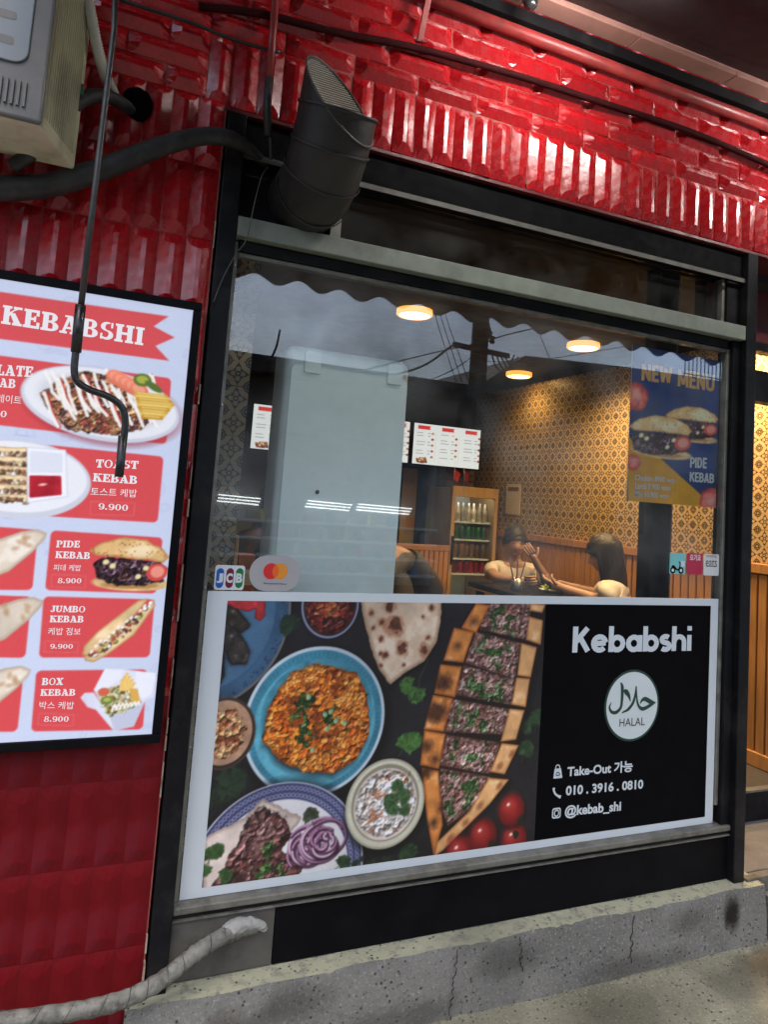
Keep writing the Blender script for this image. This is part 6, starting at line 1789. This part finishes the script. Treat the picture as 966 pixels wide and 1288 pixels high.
def person(label, hip, face, headc, top_mat, arms, hair_len, trousers=M['black_cloth'], tilt=.15, sleeve='short'):
    t = thing('person', label, 'person', (hip[0], hip[1], FLOOR_Z))
    hip, headc = Vector(hip), Vector(headc); f_ = Vector((face[0], face[1], 0)).normalized(); r_ = Vector((f_.y, -f_.x, 0))
    neck = headc - Vector((0, 0, .125)) - f_ * .02; chest = neck * .62 + hip * .38 + f_ * .015; belly = hip * .65 + neck * .35
    J = {'hip': (hip, (.135, .11)), 'belly': (belly, (.125, .10)), 'chest': (chest, (.14, .105)), 'base': (neck - Vector((0, 0, .05)), (.085, .06)), 'neck': (neck, .050), 'skull': (headc - Vector((0, 0, .03)), .055)}
    Bn = [('hip', 'belly'), ('belly', 'chest'), ('chest', 'base'), ('base', 'neck'), ('neck', 'skull')]
    cloth_j, cloth_b = dict(list(J.items())[:4]), Bn[:3]
    for sgn, nm in ((-1, 'a'), (1, 'b')):
        sh = neck + r_ * (.165 * sgn) - Vector((0, 0, .075)); el, wr_ = Vector(arms[nm][0]), Vector(arms[nm][1])
        J['sh' + nm] = (sh, .052); J['el' + nm] = (el, .040); J['wr' + nm] = (wr_, .026)
        Bn += [('base', 'sh' + nm), ('sh' + nm, 'el' + nm), ('el' + nm, 'wr' + nm)]
        cloth_j['sh' + nm] = (sh, .055); cloth_j['el' + nm] = (sh.lerp(el, .62 if sleeve == 'short' else 1.0), .050)
        cloth_b += [('base', 'sh' + nm), ('sh' + nm, 'el' + nm)]
        if sleeve != 'short': cloth_j['wr' + nm] = (wr_, .034); cloth_b += [('el' + nm, 'wr' + nm)]
        # hand: palm and five fingers
        d = (wr_ - el).normalized(); sd = d.orthogonal().normalized(); pl = wr_ + d * .075
        J['pl' + nm] = (pl, (.030, .016)); Bn.append(('wr' + nm, 'pl' + nm))
        kn = hip + f_ * .42 + r_ * (.11 * sgn) + Vector((0, 0, .02)); an = Vector((kn.x - f_.x * .05, kn.y - f_.y * .05, FLOOR_Z + .07)); to = an + f_ * .16 - Vector((0, 0, .04))
        J['kn' + nm] = (kn, .062); J['an' + nm] = (an, .038); J['to' + nm] = (to, .030)
        Bn += [('hip', 'kn' + nm), ('kn' + nm, 'an' + nm), ('an' + nm, 'to' + nm)]
    ev = skin_mesh(J, Bn); bm = bmesh.new(); bm.from_mesh(ev)
    F_, R__, U_ = head_mesh(bm, headc, face, 1.0, tilt)
    for nm in ('a', 'b'):
        el, wr_ = Vector(arms[nm][0]), Vector(arms[nm][1]); d = (wr_ - el).normalized(); sd = d.cross(F_)
        sd = sd.normalized() if sd.length > .1 else d.orthogonal().normalized(); nr = d.cross(sd).normalized(); pl = wr_ + d * .085
        for k in range(5):
            if k == 4: b0, dir_, ln = wr_ + d * .045 + sd * .028, (d * .6 + sd * .8).normalized(), .055
            else: b0, dir_, ln = pl + sd * (.024 - .016 * k), d, (.066, .074, .070, .056)[k]
            p1 = b0 + dir_ * ln * .5 + nr * .006; p2 = b0 + dir_ * ln * .85 + nr * .028
            tmp = MB(); tmp.tube([b0 - dir_ * .012, b0, p1, p2], [.0085, .0085, .008, .006], 8)
            vv = [bm.verts.new(p) for p in tmp.v]
            for q in tmp.f:
                try: bm.faces.new([vv[i] for i in q])
                except ValueError: pass
    for q in bm.faces: q.smooth = True
    bm.to_mesh(ev); bm.free(); ev.materials.clear(); ev.materials.append(M['skin'])
    body = link('body', ev, t)
    cm_ = skin_mesh(cloth_j, cloth_b, .010 if sleeve == 'short' else .030); cm_.materials.clear(); cm_.materials.append(top_mat)
    for q in cm_.polygons: q.use_smooth = True
    link('top', cm_, t)
    lj = {k: J[k] for k in ('hip', 'kna', 'knb', 'ana', 'anb')}
    lm = skin_mesh(lj, [('hip', 'kna'), ('hip', 'knb'), ('kna', 'ana'), ('knb', 'anb')], .012); lm.materials.clear(); lm.materials.append(trousers)
    for q in lm.polygons: q.use_smooth = True
    link('trousers', lm, t)
    # hair: a cap over the crown, longer strands down the back when asked
    hb_ = MB(); nu, nv = 28, 14; rows_ = []
    for j in range(nv + 1):
        for i in range(nu):
            th_ = 2 * math.pi * i / nu; front = math.cos(th_)
            low = -.12 + .50 * max(0, front) ** 1.6 - .35 * max(0, -front)
            z = 1 - (1 - low) * j / nv; rr = math.sqrt(max(0, 1 - min(1, max(-1, z)) ** 2)) if abs(z) < 1 else 0
            wob = (1.17 if hair_len else 1.10) + .03 * math.sin(i * 5.1 + j) + .02 * random.random()
            p = headc + (R__ * (rr * math.sin(th_) * .075) + F_ * (rr * math.cos(th_) * .095) + U_ * (z * .114)) * wob
            if hair_len and front < .25 and j > nv * .45:
                q_ = (j - nv * .45) / (nv * .55); p = p - Vector((0, 0, hair_len * q_)) - F_ * (.012 * q_)
            hb_.v.append(p)
    for j in range(nv):
        for i in range(nu): hb_.f.append((j * nu + i, j * nu + (i + 1) % nu, (j + 1) * nu + (i + 1) % nu, (j + 1) * nu + i)); hb_.sm.append(True)
    hb_.build('hair', M['hair'], t)
    for sgn in (-1, 1):
        e_ = MB().lathe([(.0, .004), (.004, .002), (.0055, 0), (.004, -.002), (0, -.004)], headc + F_ * .080 + R__ * (.029 * sgn) + U_ * .010, 10).build('eye', M['black'], t)
    MB().bar(headc + F_ * .0945 - U_ * .056 - R__ * .02, headc + F_ * .0945 - U_ * .056 + R__ * .02, .003, .004).build('mouth', pm('lip', (.24, .10, .08), .6), t)
    return t


def stool(x, y, label, h=.45):
    s_ = thing('wooden_chair', label, 'chair', (x, y, FLOOR_Z), 'dining chairs')
    MB().box(x - .2, x + .2, y - .2, y + .2, FLOOR_Z + h - .03, FLOOR_Z + h).build('seat', M['wood'], s_, .01)
    for i in (-1, 1):
        for j in (-1, 1): MB().box(x + .17 * i - .015, x + .17 * i + .015, y + .17 * j - .015, y + .17 * j + .015, FLOOR_Z, FLOOR_Z + h - .0305).build('leg', M['black'], s_)
    return s_


c1 = stool(2.80, 2.30, 'wooden chair under the diner facing the window', .40); c2 = stool(2.88, 1.20, 'wooden chair under the long haired diner', .40); c3 = stool(1.50, 1.25, 'wooden chair under the person in the black jacket', .40)
person('diner in cream top facing the window with hand raised to the face', (2.80, 2.32, FLOOR_Z + .48), (-.35, -1), (2.76, 2.18, 1.235), M['white_cloth'],
       {'a': ((2.95, 2.06, 1.00), (2.84, 2.03, 1.12)), 'b': ((2.58, 2.10, 1.00), (2.64, 1.96, 1.01))}, 0.0)
person('long haired diner in white top looking down at a phone', (2.90, 1.20, FLOOR_Z + .48), (-.75, .65), (2.82, 1.32, 1.235), M['white_cloth'],
       {'a': ((2.72, 1.24, .99), (2.62, 1.44, 1.03)), 'b': ((2.92, 1.46, .99), (2.72, 1.53, 1.03))}, .20, tilt=.3)
ph = thing('mobile_phone', 'pale phone held by the long haired diner', 'phone', (2.50, 1.54, 1.07)); b = MB(); b.bar((2.50, 1.52, 1.06), (2.53, 1.58, 1.11), .065, .008, (.7, -.4, .6)); b.build('phone_body', M['steel'], ph, .003)
person('person in a black padded jacket seated beside the white cabinet', (1.50, 1.25, FLOOR_Z + .48), (-.2, 1), (1.40, 1.36, 1.38), M['black_cloth'],
       {'a': ((1.28, 1.42, .98), (1.32, 1.62, .98)), 'b': ((1.78, 1.40, .98), (1.66, 1.62, .98))}, 0.0, sleeve='long')
person('kitchen worker in dark clothes seen between tiled pier and white cabinet', (.98, 1.75, FLOOR_Z + .78), (.3, -1), (.93, 1.65, 1.42), M['black_cloth'],
       {'a': ((1.16, 1.60, 1.05), (1.10, 1.45, 1.02)), 'b': ((.76, 1.60, 1.05), (.84, 1.45, 1.02))}, 0.0, sleeve='long')
ct = thing('kitchen_counter', 'steel kitchen counter behind the white cabinet', 'counter', (.9, 1.3, FLOOR_Z))
MB().box(.56, 1.30, 1.05, 1.42, FLOOR_Z, 1.0).build('counter_body', M['grey_panel'], ct, .004)
MB().box(.54, 1.32, 1.03, 1.44, 1.0005, 1.03).build('counter_top', M['steel'], ct, .004)
for k, (x, y, h, cl, lb) in enumerate(((.60, 1.10, .24, (.5, .36, .2), 'tall brown paper carton on the kitchen counter'), (.68, 1.12, .16, (.35, .12, .08), 'short red brown carton on the kitchen counter'))):
    cb_ = thing('carton', lb, 'carton', (x, y, 1.031)); MB().box(x - .035, x + .035, y - .035, y + .035, 1.0312, 1.031 + h).build('carton_body', pm('carton %d' % k, cl, .7, var=.2), cb_, .003)
    MB().box(x - .0355, x + .0355, y - .0365, y - .0352, 1.06, 1.031 + h * .6).build('carton_label', M['card'], cb_)

# ------------------------------------------------------------------ ceiling lights
WARM = glow('warm lamp glass', (1.0, .60, .22), 9.0)
def downlight(x, y, label, w=30.0):
    t = thing('ceiling_light', label, 'ceiling light', (x, y, ZC), 'round ceiling lights')
    MB().lathe([(.098, 0), (.099, -.026), (.088, -.034), (.085, -.026)], (x, y, ZC - .0005), 28).build('rim', pm('gold lamp rim', (.10, .05, .01), .6, spec=.1, emit=(1, .40, .06), estr=.7) if 'gold lamp rim' not in bpy.data.materials else bpy.data.materials['gold lamp rim'], t)
    MB().lathe([(.0, -.036), (.05, -.0345), (.084, -.029)], (x, y, ZC), 28).build('diffuser', WARM, t)
    ld = bpy.data.lights.new('ceiling_light', 'SPOT'); ld.spot_size = math.radians(150); ld.spot_blend = .7; ld.energy = w; ld.color = (1.0, .66, .32); ld.shadow_soft_size = .07
    lo = bpy.data.objects.new('lamp', ld); COL.objects.link(lo); lo.location = (x, y, ZC - .045)
    return t
downlight(1.555, 1.44, 'lit round ceiling light above the white cabinet', 22)
downlight(2.72, 1.485, 'lit round ceiling light beside the poster', 60)
downlight(2.97, 2.56, 'lit round ceiling light far back above the patterned wall', 6)
downlight(2.98, .62, 'lit round ceiling light inside the doorway', 75)  # added lamp, out of view behind the post, to brighten the doorway wood
# ------------------------------------------------------------------ across the street (seen mirrored in the glass)
def mir(x, y, Y): p = at(x, y, Y); return Vector((p.x, -p.y, p.z))


M['far_wall'] = pm('grey render', (.07, .068, .066), .85, var=.2, scale=1.2, bump=.1, bscale=20)
M['far_dark'] = pm('dark roof sheet', (.025, .024, .026), .7, var=.2, scale=2)
lb = thing('low_building', 'low flat roofed building across the street', 'building', (1.0, -9.5, 0))
MB().box(-9, 5.55, -12, -8.3, 0, 3.15).build('wall', M['far_wall'], lb)
MB().box(-9.2, 5.6, -12.2, -8.0, 3.16, 3.40).build('roof', M['far_dark'], lb)
for x0 in (-7.5, -5.4, -3.3, -1.2):
    w = MB().box(x0, x0 + 1.5, -8.295, -8.24, 1.0, 2.5).build('window', M['alu_dark'], lb)
    MB().box(x0 + .06, x0 + 1.44, -8.238, -8.23, 1.06, 2.44).build('glass', M['black_lac'], w)
MB().box(.6, 1.5, -8.295, -8.25, 0, 2.4).build('door', M['far_dark'], lb)
ls = thing('lit_shop', 'brightly lit grocery front across the street', 'shop', (3.5, -8.1, 0))
MB().box(1.7, 5.2, -8.29, -8.22, .15, 2.3).build('back_board', pm('shop interior', (.3, .34, .36), .7), ls)
MB().box(1.65, 5.25, -8.295, -7.7, 2.31, 2.42).build('canopy', M['far_dark'], ls)
FT = glow('shop strip light', (.95, 1.0, 1.0), 3.2)
for x0, x1 in ((1.75, 2.35), (3.05, 3.75), (3.85, 4.75)):
    for k in range(3):
        b = MB(); b.tube([(x0, -8.1 - .05 * k, 1.36 - k * .045), (x1, -8.1 - .05 * k, 1.34 - k * .045)], .009, 6); b.build('strip_light', FT, ls)
for k in range(4):
    MB().box(1.75, 5.15, -8.215, -7.95, .3 + k * .24, .33 + k * .24).build('shelf', M['white_plastic'], ls)
for k in range(40):
    x = 1.8 + k * .083; z = .332 + (k % 4) * .24
    MB().box(x, x + .07, -8.18, -8.0, z, z + random.uniform(.1, .18)).build('goods', bpy.data.materials.get('goods %d' % (k % 5)) or pm('goods %d' % (k % 5), ((.5, .1, .08), (.1, .3, .5), (.6, .55, .2), (.7, .7, .7), (.1, .4, .15))[k % 5], .5), ls)
hs_ = thing('hip_roof_house', 'dark house with sloping roof line across the street', 'building', (9, -10, 0))
MB().box(5.75, 13.5, -13, -8.2, 0, 3.3).build('wall', M['far_wall'], hs_)
pr = [(5.62, 3.31), (13.7, 3.31), (13.7, 4.22), (8.9, 4.14), (6.62, 4.03)]
MB().slab(pr, -13.2, -8.0).build('roof', M['far_dark'], hs_)
for x0 in (6.4, 8.3, 10.2):
    w = MB().box(x0, x0 + 1.2, -8.195, -8.15, 1.1, 2.4).build('window', M['alu_dark'], hs_); MB().box(x0 + .06, x0 + 1.14, -8.148, -8.14, 1.16, 2.34).build('glass', M['black_lac'], w)
rl = MB()
for k in range(14): rl.box(10.25 + k * .1, 10.262 + k * .1, -8.1, -8.085, 4.15, 4.68)
rl.box(10.24, 11.6, -8.105, -8.08, 4.68, 4.71); rl.box(10.24, 11.6, -8.105, -8.08, 4.22, 4.24)
rl.build('roof_railing', M['black'], hs_)
up = thing('utility_pole', 'concrete utility pole with crossarm and cables across the street', 'utility pole', (5.36, -7.5, 0))
pc = mir(603, 440, 7.5)
b = MB(); b.tube([(pc.x, -7.5, 0), (pc.x, -7.5, 4.5), (pc.x, -7.5, 9)], [.17, .13, .10], 14); b.build('pole', pm('dark pole concrete', (.025, .024, .023), .8, var=.2), up)
a0, a1 = mir(570, 433, 7.4), mir(640, 448, 7.4)
b = MB(); b.bar(a0, a1, .07, .07); b.bar(mir(603, 415, 7.4), mir(615, 412, 7.4), .09, .12); b.build('crossarm', M['far_dark'], up)
for k in range(4):
    p = mir(610 + k * 3, 414 + k * 6, 7.35); MB().lathe([(.03, 0), (.05, .03), (.03, .06), (.05, .09), (.02, .12)], p, 10).build('insulator', M['far_dark'], up)
loops = MB()
for k in range(4):
    c0 = mir(618 + k * 5, 440 + 2 * k, 7.4)
    loops.tube(spline([c0, c0 + Vector((.1 + .05 * k, 0, -.25)), c0 + Vector((.3 + .06 * k, 0, -.3)), c0 + Vector((.42, 0, -.02))], 6), .012, 5)
loops.build('cable_loop', M['black'], up)
wires = [((400, 490), (520, 465), (570, 434), 'thick sagging cable left of the utility pole', .03), ((440, 470), (540, 445), (600, 432), 'upper sagging cable left of the utility pole', .015), ((480, 500), (560, 470), (600, 445), 'low sagging cable left of the utility pole', .012),
         ((605, 432), (650, 418), (760, 395), 'cable rising right of the utility pole', .018), ((605, 455), (700, 450), (900, 415), 'long thin cable right of the utility pole', .010),
         ((540, 370), (556, 425), (580, 500), 'first of the steep parallel wires beside the pole', .010), ((546, 370), (563, 425), (588, 500), 'second of the steep parallel wires beside the pole', .010), ((552, 370), (570, 425), (597, 500), 'third of the steep parallel wires beside the pole', .010),
         ((670, 395), (683, 430), (700, 470), 'short steep wire above the sloping roof', .010), ((330, 470), (346, 440), (352, 415), 'bent dark stub cable over the low roof', .03)]
for a_, m_, b_, lab, r in wires:
    b = MB(); b.tube(spline([mir(*a_, 7.5), mir(*m_, 7.5), mir(*b_, 7.5)], 8), r * .6, 6); o = b.build('overhead_cable', M['black']); tag(o, lab, 'cable', 'overhead cables across the street')
